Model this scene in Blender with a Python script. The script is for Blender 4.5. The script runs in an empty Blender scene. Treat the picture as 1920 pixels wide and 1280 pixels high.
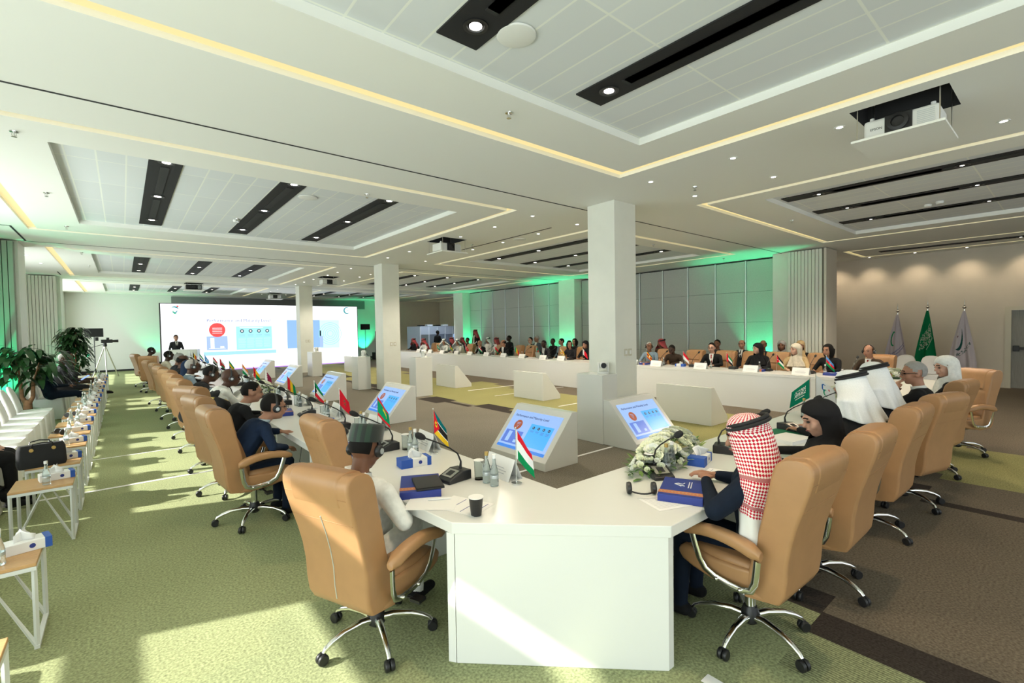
import bpy, bmesh, math, random
import numpy as np
from mathutils import Vector, Matrix, Euler
random.seed(7)
PI = math.pi
sc = bpy.context.scene
COL = sc.collection

# ------------------------------------------------------------------ camera
F_PX, CAMH = 880.9, 1.80
YAW, PITCH, ROLL = math.radians(39.651), math.radians(-1.627), math.radians(-0.935)
def cam_axes():
    cy, sy, cp, sp = math.cos(YAW), math.sin(YAW), math.cos(PITCH), math.sin(PITCH)
    fw = Vector((sy*cp, cy*cp, sp)); r = Vector((cy, -sy, 0)); u = r.cross(fw)
    r2 = r*math.cos(ROLL)+u*math.sin(ROLL); u2 = -r*math.sin(ROLL)+u*math.cos(ROLL)
    return r2, u2, fw
R_, U_, W_ = cam_axes()
cam_d = bpy.data.cameras.new('camera'); cam = bpy.data.objects.new('camera', cam_d); COL.objects.link(cam)
cam_d.sensor_fit = 'HORIZONTAL'; cam_d.sensor_width = 36; cam_d.lens = 36*F_PX/1920; cam_d.clip_end = 200
cam.matrix_world = Matrix(((R_.x, U_.x, -W_.x, 0), (R_.y, U_.y, -W_.y, 0), (R_.z, U_.z, -W_.z, CAMH), (0, 0, 0, 1)))
sc.camera = cam
def at(px, py, z=0.0):
    """world point on the horizontal plane z that a picture point shows"""
    d = R_*((px-960)/F_PX) + U_*(-(py-640)/F_PX) + W_
    t = (z-CAMH)/d.z
    return Vector((d.x*t, d.y*t, z))

# ------------------------------------------------------------------ world, view, sun, daylight
sc.view_settings.view_transform = 'Standard'; sc.view_settings.look = 'None'
sc.view_settings.exposure = 0.27; sc.view_settings.gamma = 1.0; sc.view_settings.use_curve_mapping = False
w = bpy.data.worlds.new('world'); sc.world = w; w.use_nodes = True
bg = w.node_tree.nodes['Background']; bg.inputs[0].default_value = (0.80, 0.90, 1.0, 1); bg.inputs[1].default_value = 1.2
try:
    sc.cycles.use_denoising = True; sc.cycles.max_bounces = 6; sc.cycles.diffuse_bounces = 4; sc.cycles.glossy_bounces = 3
    sc.cycles.transmission_bounces = 4; sc.cycles.sample_clamp_indirect = 4.0; sc.cycles.caustics_reflective = False; sc.cycles.caustics_refractive = False
except Exception: pass
def lamp(name, kind, loc, energy, color=(1, 1, 1), **kw):
    l = bpy.data.lights.new(name, kind); l.energy = energy; l.color = color
    o = bpy.data.objects.new(name, l); COL.objects.link(o); o.location = loc
    d = kw.pop('dir', None)
    if d is not None: o.rotation_euler = Vector(d).to_track_quat('-Z', 'Y').to_euler()
    for k, v in kw.items(): setattr(l, k, v)
    return o
SUN_DIR = (1.0, -0.33, -0.70)
lamp('sun', 'SUN', (-12, 4, 8), 10.0, (1.0, 0.97, 0.90), dir=SUN_DIR, angle=0.012)
# daylight through the window wall on the left and behind the photographer
DAY = (0.90, 1.0, 0.95)
for yc in (-1.5, 2.6, 9.6, 18.0, 26.0):
    lamp('window_daylight', 'AREA', (-3.14, yc, 1.65), 130 if yc < 5 else 235, DAY, dir=(1, 0, 0.12), shape='RECTANGLE', size=5.6 if yc > 5 else 4.0, size_y=3.0)
lamp('window_daylight', 'AREA', (4.0, -4.75, 1.9), 55, (0.96, 1.0, 0.92), dir=(0.1, 1, .1), shape='RECTANGLE', size=13.0, size_y=3.2)
C = 3.78                                        # ceiling height
WARM = (1.0, 0.80, 0.56)
GREEN = (0.02, 1.0, 0.42)

# ------------------------------------------------------------------ materials
def mat(name, col, rough=0.5, metal=0.0, emit=None, es=0.0, spec=0.5, alpha=1.0, trans=0.0, coat=0.0, sheen=0.0):
    m = bpy.data.materials.new(name); m.use_nodes = True
    b = m.node_tree.nodes['Principled BSDF']; i = b.inputs
    i['Base Color'].default_value = (*col, 1); i['Roughness'].default_value = rough; i['Metallic'].default_value = metal
    i['Specular IOR Level'].default_value = spec
    if emit: i['Emission Color'].default_value = (*emit, 1); i['Emission Strength'].default_value = es
    if trans: i['Transmission Weight'].default_value = trans; i['IOR'].default_value = 1.3
    if coat: i['Coat Weight'].default_value = coat; i['Coat Roughness'].default_value = 0.1
    if sheen: i['Sheen Weight'].default_value = sheen
    if alpha < 1: i['Alpha'].default_value = alpha
    return m
def N(m, t, **kw):
    n = m.node_tree.nodes.new(t)
    for k, v in kw.items(): setattr(n, k, v)
    return n
def L(m, a, b): m.node_tree.links.new(a, b)
def noisy(m, scale=60, amt=0.12, bump=0.05, coord='Object', stretch=(1, 1, 1)):
    """mottle the base colour and roughen the surface a little"""
    b = m.node_tree.nodes['Principled BSDF']; c = b.inputs['Base Color'].default_value[:]
    tc = N(m, 'ShaderNodeTexCoord'); mp = N(m, 'ShaderNodeMapping'); mp.inputs['Scale'].default_value = stretch
    n = N(m, 'ShaderNodeTexNoise'); n.inputs['Scale'].default_value = scale; n.inputs['Detail'].default_value = 3
    L(m, tc.outputs[coord], mp.inputs[0]); L(m, mp.outputs[0], n.inputs['Vector'])
    r = N(m, 'ShaderNodeValToRGB'); e = r.color_ramp.elements
    e[0].position = .3; e[1].position = .7
    e[0].color = (*[x*(1-amt) for x in c[:3]], 1); e[1].color = (*[min(1, x*(1+amt)) for x in c[:3]], 1)
    L(m, n.outputs['Fac'], r.inputs[0]); L(m, r.outputs[0], b.inputs['Base Color'])
    if bump:
        bp = N(m, 'ShaderNodeBump'); bp.inputs['Strength'].default_value = bump; bp.inputs['Distance'].default_value = .01
        L(m, n.outputs['Fac'], bp.inputs['Height']); L(m, bp.outputs[0], b.inputs['Normal'])
    return m
M = {}
M['paint'] = mat('white_paint', (.80, .80, .76), .6)
M['ceil'] = mat('ceiling_paint', (.88, .88, .82), .7)
M['wallbeige'] = noisy(mat('beige_wall_paint', (.66, .60, .50), .7), 3, .02, 0)
M['column'] = noisy(mat('column_paint', (.78, .78, .70), .5), 4, .02, 0)
M['tabletop'] = mat('white_solid_surface', (.76, .76, .72), .22, spec=.5)
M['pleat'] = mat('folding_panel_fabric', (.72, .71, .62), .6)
M['pleatshade'] = mat('shaded_folding_panel_fabric', (.30, .33, .27), .7)  # darker copy of the panel fabric, shade put into its colour
M['greypanel'] = noisy(mat('grey_wall_panel', (.47, .48, .45), .6), 30, .05, 0)
M['alu'] = mat('aluminium_edge', (.62, .66, .66), .35, .6)
M['chrome'] = mat('chrome', (.80, .80, .78), .12, 1.0)
M['steel'] = mat('brushed_steel', (.55, .54, .50), .3, 1.0)
M['black'] = mat('black_plastic', (.012, .012, .013), .42)
M['blackmat'] = mat('matt_black', (.010, .010, .011), .8)
M['dark'] = mat('dark_recess', (.02, .02, .02), .8)
M['leather'] = noisy(mat('tan_leather', (.38, .205, .092), .42, spec=.4), 9, .05, .03)
M['leather2'] = noisy(mat('tan_leather_pad', (.35, .185, .082), .45, spec=.4), 9, .05, .03)
M['wood'] = noisy(mat('light_oak_top', (.56, .33, .14), .4), 8, .14, .02, stretch=(1, 14, 1))
M['whitemetal'] = mat('white_powder_coat', (.72, .74, .70), .4)
M['cloth'] = noisy(mat('white_chair_cover', (.80, .79, .76), .85), 5, .03, .02)
M['cove'] = mat('cove_diffuser', (.2, .18, .12), .6, emit=(1.0, .80, .36), es=.72)
M['lampglow'] = mat('lamp_glow', (1, 1, 1), .4, emit=(1.0, .93, .82), es=9.0)
M['screenwhite'] = mat('screen_white', (.02, .02, .02), .3, emit=(.93, .96, 1.0), es=1.35)
def scr(n, c, s=1.0): return mat('display_'+n, (.01, .01, .01), .25, emit=c, es=s)
M['s_blue'] = scr('pale_blue', (.33, .52, .92), .9); M['s_cyan'] = scr('cyan', (.07, .42, .86), .95)
M['s_royal'] = scr('royal_blue', (.10, .22, .75), .8); M['s_bar'] = scr('bar', (.35, .55, .95), .9)
M['s_rust'] = scr('rust', (.42, .09, .03), .8); M['s_foot'] = scr('foot', (.03, .22, .75), .9)
M['s_black'] = scr('black', (.005, .01, .03), .5); M['s_text'] = scr('text', (.03, .05, .2), .5)
M['w_peri'] = scr('periwinkle', (.36, .50, .90), 1.1); M['w_cyan'] = scr('light_cyan', (.35, .80, .95), 1.1)
M['w_red'] = scr('red', (.90, .08, .08), 1.0); M['w_line'] = scr('line', (.40, .75, .95), 1.0)
M['w_teal'] = scr('teal', (.02, .35, .40), .8); M['w_green'] = scr('green', (.02, .55, .25), .8)
M['w_navy'] = scr('slide_ink', (.10, .18, .50), .8); M['w_sky'] = scr('sky', (.30, .52, .92), 1.0); M['w_mint'] = scr('mint', (.60, .93, .95), 1.1)
M['w_violet'] = scr('violet_glow', (.45, .25, 1.0), 1.4)
M['glass'] = mat('clear_glass', (.93, .97, .95), .03, trans=1.0)
M['winglass'] = mat('window_glass', (.9, .97, .95), .0, alpha=.10)
M['water'] = mat('bottle_glass', (.80, .90, .90), .05, trans=.9)
M['paper'] = mat('white_paper', (.84, .83, .80), .7)
M['blue'] = mat('royal_blue_card', (.015, .035, .24), .5)
M['bluebrt'] = mat('tissue_box_blue', (.02, .09, .42), .5)
M['orange'] = mat('woven_orange_band', (.50, .18, .08), .7)
M['gold'] = mat('gold_cap', (.55, .38, .12), .35, .6)
M['goldcloth'] = noisy(mat('gold_thread', (.52, .34, .10), .55), 90, .3, .05)
M['petal'] = noisy(mat('cream_petal', (.86, .88, .66), .7), 40, .08, 0)
M['petal2'] = mat('white_petal', (.86, .87, .78), .7)
M['leaf'] = noisy(mat('flower_leaf', (.10, .22, .04), .5), 20, .3, 0)
M['leafdark'] = noisy(mat('dark_green_leaf', (.012, .045, .010), .35), 12, .35, 0)
M['trunk'] = noisy(mat('brown_trunk', (.20, .10, .045), .8), 20, .3, .2)
M['green'] = mat('flag_green', (.0, .16, .07), .8)
M['ledgreen'] = mat('led_uplight', (.1, .9, .5), .5, emit=(.1, 1.0, .55), es=6)
M['booth'] = mat('booth_panel', (.48, .55, .68), .6)
M['boothframe'] = mat('booth_frame', (.75, .82, .92), .4)
M['door'] = noisy(mat('grey_door_laminate', (.28, .27, .24), .5), 4, .1, 0, stretch=(1, 12, 1))
M['frame'] = mat('door_frame_cream', (.62, .58, .46), .5)
def skin(n, c): return noisy(mat('skin_'+n, c, .48, spec=.35), 12, .06, 0)
SK = {'dark': skin('dark', (.075, .032, .018)), 'deep': skin('deep', (.045, .022, .014)), 'brown': skin('brown', (.20, .09, .05)), 'tan': skin('tan', (.38, .19, .12)), 'light': skin('light', (.55, .32, .23))}
CL = {}
for n, c in dict(black=(.010, .010, .011), charcoal=(.022, .022, .025), navy=(.008, .018, .045), darknavy=(.005, .010, .022), white=(.72, .72, .68), cream=(.62, .56, .44), grey=(.09, .11, .13),
                 bluegrey=(.20, .27, .33), brown=(.045, .028, .018), beige=(.48, .34, .17), greenish=(.02, .06, .04), red=(.30, .01, .01), maroon=(.14, .01, .015), hairblack=(.008, .007, .006),
                 hairgrey=(.30, .29, .27), hairbrown=(.10, .04, .015), lightblue=(.45, .55, .62)).items():
    CL[n] = noisy(mat('cloth_'+n, c, .85, spec=.2), 25, .10, .02)
M['eye'] = mat('eye_dark', (.01, .008, .006), .2); M['lip'] = mat('lips', (.25, .07, .06), .5)

# floor: carpet in long bands with plank-shaped jogs where the colours meet
def carpet():
    m = mat('carpet_planks', (.2, .2, .1), .95, spec=.1); b = m.node_tree.nodes['Principled BSDF']
    tc = N(m, 'ShaderNodeTexCoord'); sp = N(m, 'ShaderNodeSeparateXYZ'); L(m, tc.outputs['Object'], sp.inputs[0])
    def ma(op, a, bb=None, c=None):
        n = N(m, 'ShaderNodeMath', operation=op)
        for k, v in enumerate((a, bb, c)):
            if v is None: continue
            if isinstance(v, (int, float)): n.inputs[k].default_value = v
            else: L(m, v, n.inputs[k])
        return n.outputs[0]
    X, Y = sp.outputs[0], sp.outputs[1]
    row = ma('FLOOR', ma('DIVIDE', Y, 1.0)); row2 = ma('FLOOR', ma('DIVIDE', X, .25))
    wn = N(m, 'ShaderNodeTexWhiteNoise', noise_dimensions='1D'); L(m, row, wn.inputs['W'])
    xj = ma('ADD', X, ma('MULTIPLY', ma('FLOOR', ma('MULTIPLY', wn.outputs['Value'], 3.0)), .25))      # jogged x
    def band(lo, hi):
        return ma('MULTIPLY', ma('GREATER_THAN', xj, lo), ma('LESS_THAN', xj, hi))
    near = ma('LESS_THAN', Y, 1.9)
    cols = [((.305, .335, .175), None),
            ((.19, .17, .135), band(3.3, 6.6)), ((.15, .122, .088), ma('MULTIPLY', near, band(3.3, 7.4))),
            ((.15, .125, .095), band(9.4, 40)), ((.17, .17, .12), band(-9, -1.0))]
    n1 = N(m, 'ShaderNodeTexNoise'); n1.inputs['Scale'].default_value = 70; n1.inputs['Detail'].default_value = 4; L(m, tc.outputs['Object'], n1.inputs['Vector'])
    n2 = N(m, 'ShaderNodeTexNoise'); n2.inputs['Scale'].default_value = .8; L(m, tc.outputs['Object'], n2.inputs['Vector'])
    def mix(fac, a, bb, bt='MIX'):
        n = N(m, 'ShaderNodeMix', data_type='RGBA', blend_type=bt)
        for s, v in ((n.inputs[0], fac), (n.inputs[6], a), (n.inputs[7], bb)):
            if isinstance(v, tuple): s.default_value = (*v, 1)
            elif isinstance(v, (int, float)): s.default_value = v
            else: L(m, v, s)
        return n.outputs[2]
    # olive tint further right
    col = mix(ma('GREATER_THAN', X, 5.0), cols[0][0], (.29, .27, .115))
    for c, f in cols[1:]: col = mix(f, col, c)
    # dark ribbed planks here and there along the colour joins
    pl = N(m, 'ShaderNodeTexWhiteNoise', noise_dimensions='2D'); cb = N(m, 'ShaderNodeCombineXYZ')
    L(m, row, cb.inputs[0]); L(m, row2, cb.inputs[1]); L(m, cb.outputs[0], pl.inputs['Vector'])
    edge = ma('MULTIPLY', ma('LESS_THAN', ma('ABSOLUTE', ma('SUBTRACT', xj, 3.42)), .14), 1)
    edge2 = ma('MULTIPLY', ma('LESS_THAN', ma('ABSOLUTE', ma('SUBTRACT', xj, 6.65)), .3), ma('GREATER_THAN', pl.outputs['Value'], .5))
    dark = ma('MAXIMUM', edge, edge2)
    col = mix(dark, col, (.045, .036, .030))
    rib = ma('MULTIPLY', ma('LESS_THAN', ma('FRACT', ma('MULTIPLY', X, 55.0)), .35), ma('LESS_THAN', ma('ABSOLUTE', ma('SUBTRACT', xj, 3.15)), .28))
    col = mix(ma('MULTIPLY', rib, .6), col, (.06, .05, .04))
    v = ma('ADD', ma('MULTIPLY', n1.outputs['Fac'], 1.8), ma('ADD', -.05, ma('MULTIPLY', n2.outputs['Fac'], .3)))
    cc = N(m, 'ShaderNodeCombineXYZ')
    for k in range(3): L(m, v, cc.inputs[k])
    col = mix(1.0, col, cc.outputs[0], 'MULTIPLY')
    L(m, col, b.inputs['Base Color'])
    bp = N(m, 'ShaderNodeBump'); bp.inputs['Strength'].default_value = .3; bp.inputs['Distance'].default_value = .01
    L(m, n1.outputs['Fac'], bp.inputs['Height']); L(m, bp.outputs[0], b.inputs['Normal'])
    return m
M['carpet'] = carpet()
# ceiling tiles: pale rectangles .27 x 1.10 with thin joints
def tiles(name, base, x0, y0, tint):
    m = mat(name, base, .7); b = m.node_tree.nodes['Principled BSDF']
    tc = N(m, 'ShaderNodeTexCoord'); mp = N(m, 'ShaderNodeMapping'); mp.inputs['Location'].default_value = (-x0, -y0, 0)
    L(m, tc.outputs['Object'], mp.inputs[0])
    br = N(m, 'ShaderNodeTexBrick'); br.offset = 0; br.squash = 1
    br.inputs['Scale'].default_value = 1; br.inputs['Brick Width'].default_value = .27; br.inputs['Row Height'].default_value = 1.08
    br.inputs['Mortar Size'].default_value = .009; br.inputs['Mortar Smooth'].default_value = 0; br.inputs['Bias'].default_value = 0
    br.inputs['Color1'].default_value = (*base, 1); br.inputs['Color2'].default_value = (*[c*.95 for c in base], 1); br.inputs['Mortar'].default_value = (*tint, 1)
    L(m, mp.outputs[0], br.inputs['Vector']); L(m, br.outputs['Color'], b.inputs['Base Color'])
    bp = N(m, 'ShaderNodeBump'); bp.inputs['Strength'].default_value = .4; bp.inputs['Distance'].default_value = .01
    L(m, br.outputs['Fac'], bp.inputs['Height']); L(m, bp.outputs[0], b.inputs['Normal'])
    return m
M['tiles'] = tiles('ceiling_tiles', (.76, .79, .80), .64, 3.08, (.88, .90, .84))
def colattr(name, rough=.8):
    m = mat(name, (1, 1, 1), rough, spec=.2); a = N(m, 'ShaderNodeAttribute', attribute_name='Col'); L(m, a.outputs['Color'], m.node_tree.nodes['Principled BSDF'].inputs['Base Color'])
    return m
M['dyed'] = colattr('dyed_cloth')
def ghutra_mat(name, ca, cb, scale):
    m = mat(name, ca, .85, spec=.2); b = m.node_tree.nodes['Principled BSDF']
    tc = N(m, 'ShaderNodeTexCoord'); mp = N(m, 'ShaderNodeMapping'); mp.inputs['Rotation'].default_value = (0, 0, PI/4); mp.inputs['Scale'].default_value = (scale, scale, scale)
    L(m, tc.outputs['UV'], mp.inputs[0]); ck = N(m, 'ShaderNodeTexChecker'); ck.inputs['Scale'].default_value = 1
    ck.inputs['Color1'].default_value = (*ca, 1); ck.inputs['Color2'].default_value = (*cb, 1); L(m, mp.outputs[0], ck.inputs['Vector'])
    sp = N(m, 'ShaderNodeSeparateXYZ'); L(m, tc.outputs['UV'], sp.inputs[0])
    def ma(op, a, bb=0.0):
        n = N(m, 'ShaderNodeMath', operation=op)
        for k, v in enumerate((a, bb)):
            if isinstance(v, (int, float)): n.inputs[k].default_value = v
            else: L(m, v, n.inputs[k])
        return n.outputs[0]
    V = sp.outputs[1]
    st = ma('MAXIMUM', ma('LESS_THAN', ma('ABSOLUTE', ma('SUBTRACT', V, .58)), .010), ma('LESS_THAN', ma('ABSOLUTE', ma('SUBTRACT', V, .76)), .012))
    mx = N(m, 'ShaderNodeMix', data_type='RGBA'); L(m, st, mx.inputs[0]); L(m, ck.outputs['Color'], mx.inputs[6]); mx.inputs[7].default_value = (*[.55*x+.2*y for x, y in zip(ca, cb)], 1)
    mz = N(m, 'ShaderNodeMix', data_type='RGBA'); L(m, ma('GREATER_THAN', V, .83), mz.inputs[0]); L(m, mx.outputs[2], mz.inputs[6]); mz.inputs[7].default_value = (.74, .72, .68, 1)
    L(m, mz.outputs[2], b.inputs['Base Color'])
    return m
M['ghutra_red'] = ghutra_mat('red_check_headcloth', (.48, .012, .035), (.80, .74, .70), 70)
M['ghutra_redfar'] = mat('red_check_headcloth_far', (.36, .05, .06), .85)
M['ghutra_white'] = noisy(mat('white_headcloth', (.78, .80, .80), .8), 120, .05, .05)

# ------------------------------------------------------------------ mesh building
class MB:
    def __init__(s): s.v = []; s.f = []; s.m = []; s.c = []
    def add(s, vs, fs, m=0, T=None, col=None):
        b = len(s.v)
        s.v += [tuple(T @ Vector(p)) for p in vs] if T is not None else [tuple(p) for p in vs]
        s.f += [tuple(b+i for i in f) for f in fs]; s.m += [m]*len(fs)
        s.c += [col]*len(fs)
        return s
    def box(s, x0, x1, y0, y1, z0, z1, m=0, T=None):
        vs = [(x0, y0, z0), (x1, y0, z0), (x1, y1, z0), (x0, y1, z0), (x0, y0, z1), (x1, y0, z1), (x1, y1, z1), (x0, y1, z1)]
        return s.add(vs, [(0, 3, 2, 1), (4, 5, 6, 7), (0, 1, 5, 4), (1, 2, 6, 5), (2, 3, 7, 6), (3, 0, 4, 7)], m, T)
    def prism(s, poly, z0, z1, m=0, T=None):
        n = len(poly); vs = [(x, y, z0) for x, y in poly]+[(x, y, z1) for x, y in poly]
        return s.add(vs, [tuple(range(n-1, -1, -1)), tuple(range(n, 2*n))]+[(i, (i+1) % n, n+(i+1) % n, n+i) for i in range(n)], m, T)
    def loft(s, rings, m=0, T=None, caps=True, closed=True):
        n = len(rings[0]); vs = [p for r in rings for p in r]; fs = []
        for k in range(len(rings)-1):
            for i in range(n if closed else n-1):
                j = (i+1) % n; fs.append((k*n+i, k*n+j, (k+1)*n+j, (k+1)*n+i))
        if caps: fs += [tuple(range(n-1, -1, -1)), tuple(range((len(rings)-1)*n, len(rings)*n))]
        return s.add(vs, fs, m, T)
    def tube(s, path, rad, n=8, m=0, T=None, lat=None, ratio=1.0):
        """round tube along points; rad number or list; lat gives an oval's wide direction"""
        P = [Vector(p) for p in path]; rr = rad if isinstance(rad, (list, tuple)) else [rad]*len(P)
        rings = []; prev = None
        for k, p in enumerate(P):
            t = (P[min(k+1, len(P)-1)]-P[max(k-1, 0)]).normalized()
            a = Vector(lat) if lat is not None else (prev if prev is not None else (Vector((0, 0, 1)) if abs(t.z) < .9 else Vector((1, 0, 0))))
            a = (a-t*a.dot(t)).normalized(); prev = a; b = t.cross(a)
            rings.append([p+a*math.cos(2*PI*i/n)*rr[k]*ratio+b*math.sin(2*PI*i/n)*rr[k] for i in range(n)])
        return s.loft(rings, m, T)
    def lathe(s, prof, n=16, m=0, T=None):
        rings = [[(r*math.cos(2*PI*i/n), r*math.sin(2*PI*i/n), z) for i in range(n)] for r, z in prof]
        return s.loft(rings, m, T)
    def ball(s, c, r, m=0, n=10, T=None):
        r = r if isinstance(r, (tuple, list)) else (r, r, r); k = max(4, n//2+1)
        rings = []
        for j in range(k+1):
            a = -PI/2+PI*j/k; q = max(math.cos(a), .02)
            rings.append([(c[0]+r[0]*q*math.cos(2*PI*i/n), c[1]+r[1]*q*math.sin(2*PI*i/n), c[2]+r[2]*math.sin(a)) for i in range(n)])
        return s.loft(rings, m, T)
    def grid(s, fn, nu, nv, m=0, T=None, col=None, two=None):
        vs = [fn(i/nu, j/nv) for j in range(nv+1) for i in range(nu+1)]; b = len(s.v)
        s.v += [tuple(T @ Vector(p)) for p in vs] if T is not None else [tuple(p) for p in vs]
        for j in range(nv):
            for i in range(nu):
                a = j*(nu+1)+i; s.f.append((b+a, b+a+1, b+a+nu+2, b+a+nu+1)); s.m.append(m)
                s.c.append(col((i+.5)/nu, (j+.5)/nv) if col else None)
        return s
    def mesh(s, name, mats, smooth=38):
        me = bpy.data.meshes.new(name); me.from_pydata(s.v, [], s.f)
        for m in mats: me.materials.append(m)
        me.polygons.foreach_set('material_index', s.m)
        if any(c is not None for c in s.c):
            ca = me.color_attributes.new('Col', 'FLOAT_COLOR', 'CORNER'); d = []
            for p, c in zip(me.polygons, s.c): d += [*(c or (1, 1, 1)), 1.0]*len(p.vertices)
            ca.data.foreach_set('color', d)
        if smooth:
            me.polygons.foreach_set('use_smooth', [True]*len(me.polygons))
            try: me.set_sharp_from_angle(angle=math.radians(smooth))
            except Exception: pass
        me.update(); return me
    def build(s, name, mats, parent=None, smooth=38, bevel=0, sub=0, solid=0, wn=False):
        if not isinstance(mats, (list, tuple)): mats = [mats]
        o = link(name, s.mesh(name, mats, smooth), parent)
        if solid:
            md = o.modifiers.new('solid', 'SOLIDIFY'); md.thickness = solid; md.offset = 0
        if bevel:
            md = o.modifiers.new('bevel', 'BEVEL'); md.width = bevel; md.segments = 2; md.limit_method = 'ANGLE'; md.angle_limit = .6
        if wn:
            md = o.modifiers.new('normals', 'WEIGHTED_NORMAL'); md.weight = 80; md.keep_sharp = True
        if sub:
            md = o.modifiers.new('sub', 'SUBSURF'); md.levels = sub; md.render_levels = sub
        return o
def link(name, data, parent=None, loc=None):
    o = bpy.data.objects.new(name, data); COL.objects.link(o)
    if parent is not None: o.parent = parent
    if loc is not None: o.location = loc
    return o
def tag(o, label=None, cat=None, group=None, kind=None):
    if label: o['label'] = label
    if cat: o['category'] = cat
    if group: o['group'] = group
    if kind: o['kind'] = kind
    return o
def empty(name, loc=(0, 0, 0), rz=0, label=None, cat=None, group=None):
    o = bpy.data.objects.new(name, None); COL.objects.link(o); o.location = loc; o.rotation_euler = (0, 0, rz); o.empty_display_size = .1
    return tag(o, label, cat, group)
def copy_tree(o, loc=None, rz=None, label=None, group=None, parent=None, skip=()):
    c = o.copy(); COL.objects.link(c)
    if parent is not None: c.parent = parent
    if loc is not None: c.location = loc
    if rz is not None: c.rotation_euler = (0, 0, rz)
    if label: c['label'] = label
    if group: c['group'] = group
    for ch in o.children:
        if ch.name.split('.')[0] in skip: continue
        copy_tree(ch, parent=c)
    return c
ORD = ['nearest', 'second', 'third', 'fourth', 'fifth', 'sixth', 'seventh', 'eighth', 'ninth', 'tenth', 'eleventh', 'twelfth', 'thirteenth', 'fourteenth', 'fifteenth', 'sixteenth', 'seventeenth', 'eighteenth', 'nineteenth', 'twentieth', 'twenty-first', 'twenty-second', 'twenty-third', 'twenty-fourth']
def rr_ring(cx, cy, hx, hy, r, z, n=5):
    """rounded rectangle ring"""
    pts = []
    r = min(r, hx*.98, hy*.98)
    for (sx, sy, a0) in ((1, 1, 0), (-1, 1, PI/2), (-1, -1, PI), (1, -1, 3*PI/2)):
        for k in range(n):
            a = a0+PI/2*k/(n-1); pts.append((cx+sx*(hx-r)+r*math.cos(a), cy+sy*(hy-r)+r*math.sin(a), z))
    return pts

# ------------------------------------------------------------------ room shell
XL, XR, YN, YF = -3.0, 18.0, -4.8, 30.0
tag(MB().add([(XL-.3, YN-.3, 0), (XR+2, YN-.3, 0), (XR+2, YF+1, 0), (XL-.3, YF+1, 0)], [(0, 1, 2, 3)]).build('floor', M['carpet']), kind='structure')
trays, coves = [], []
BY = [(-1.5, 3.1, -2.4, 3.94), (6.75, 11.36, 6.05, 12.42), (15.4, 20.1, 14.70, 21.4), (24.0, 28.5, 23.3, 29.2)]
for k, (t0, t1, c0, c1) in enumerate(BY):
    trays.append((-.53, 4.43, t0, t1)); coves.append((-1.28, 5.18, c0, c1, .17 if k == 0 else .13))
    d = (.12, .15, 0, 0)[k]
    trays.append((7.95, 12.75, t0+d, t1+d)); coves.append((7.36, 13.4, c0+d, c1+d, .13))
coves.append((15.6, 17.45, -3.0, 4.24, .12)); coves.append((15.6, 17.45, 23.3, 29.2, .12))
HOLES = [(5.36, 5.97, .71, 1.41), (5.36, 5.97, 8.72, 9.42), (5.60, 6.21, 17.3, 18.0), (1.95, 2.56, 22.2, 22.9), (5.75, 6.36, 25.9, 26.6)]
def inring(x, y, c):
    x0, x1, y0, y1, wd = c
    return x0 < x < x1 and y0 < y < y1 and not (x0+wd < x < x1-wd and y0+wd < y < y1-wd)
xs = {XL-.3, XR+1.9}; ys = {YN-.3, YF+.6}
for t in trays+HOLES: xs |= {t[0], t[1]}; ys |= {t[2], t[3]}
for c in coves: xs |= {c[0], c[1], c[0]+c[4], c[1]-c[4]}; ys |= {c[2], c[3], c[2]+c[4], c[3]-c[4]}
xs = sorted(xs); ys = sorted(ys); mb = MB()
for i in range(len(xs)-1):
    for j in range(len(ys)-1):
        cx, cy = (xs[i]+xs[i+1])/2, (ys[j]+ys[j+1])/2
        if any(t[0] < cx < t[1] and t[2] < cy < t[3] for t in trays+HOLES) or any(inring(cx, cy, c) for c in coves): continue
        mb.add([(xs[i], ys[j], C), (xs[i+1], ys[j], C), (xs[i+1], ys[j+1], C), (xs[i], ys[j+1], C)], [(0, 3, 2, 1)])
def well(mb, r, dz, top, side=0, z=C):
    x0, x1, y0, y1 = r
    mb.add([(x0, y0, z), (x1, y0, z), (x1, y1, z), (x0, y1, z), (x0, y0, z+dz), (x1, y0, z+dz), (x1, y1, z+dz), (x0, y1, z+dz)], [(0, 1, 5, 4), (1, 2, 6, 5), (2, 3, 7, 6), (3, 0, 4, 7)], side)
    if top is not None: mb.add([(x0, y0, z+dz), (x1, y0, z+dz), (x1, y1, z+dz), (x0, y1, z+dz)], [(0, 3, 2, 1)], top)
for t in trays: well(mb, t, .075, 1)
for h in HOLES: well(mb, h, .45, 2, 2)
for c in coves:
    x0, x1, y0, y1, wd = c
    for rect in ((x0, x1, y0, y1), (x0+wd, x1-wd, y0+wd, y1-wd)): well(mb, rect, .05, None)
tag(mb.build('ceiling', [M['ceil'], M['tiles'], M['dark']], smooth=0), kind='structure')
names_bay = ['nearest', 'second', 'third', 'farthest']
for k, c in enumerate(coves):
    x0, x1, y0, y1, wd = c; mb = MB(); z = C+.045
    for r in ((x0, x1, y0, y0+wd), (x0, x1, y1-wd, y1), (x0, x0+wd, y0+wd, y1-wd), (x1-wd, x1, y0+wd, y1-wd)):
        mb.box(r[0]+.002, r[1]-.002, r[2]+.001, r[3]-.001, z, z+.012)
    side = 'left' if k % 2 == 0 else 'right'
    lab = f'warm rectangular cove light framing the {names_bay[k//2]} tiled ceiling bay on the {side}' if k < 8 else ('narrow warm cove light in the ceiling before the three flags' if k == 8 else 'narrow warm cove light over the far right corner beyond the booths')
    tag(mb.build('cove_light', M['cove'], smooth=0), lab, 'ceiling light', 'warm cove lights in the ceiling')
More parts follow.
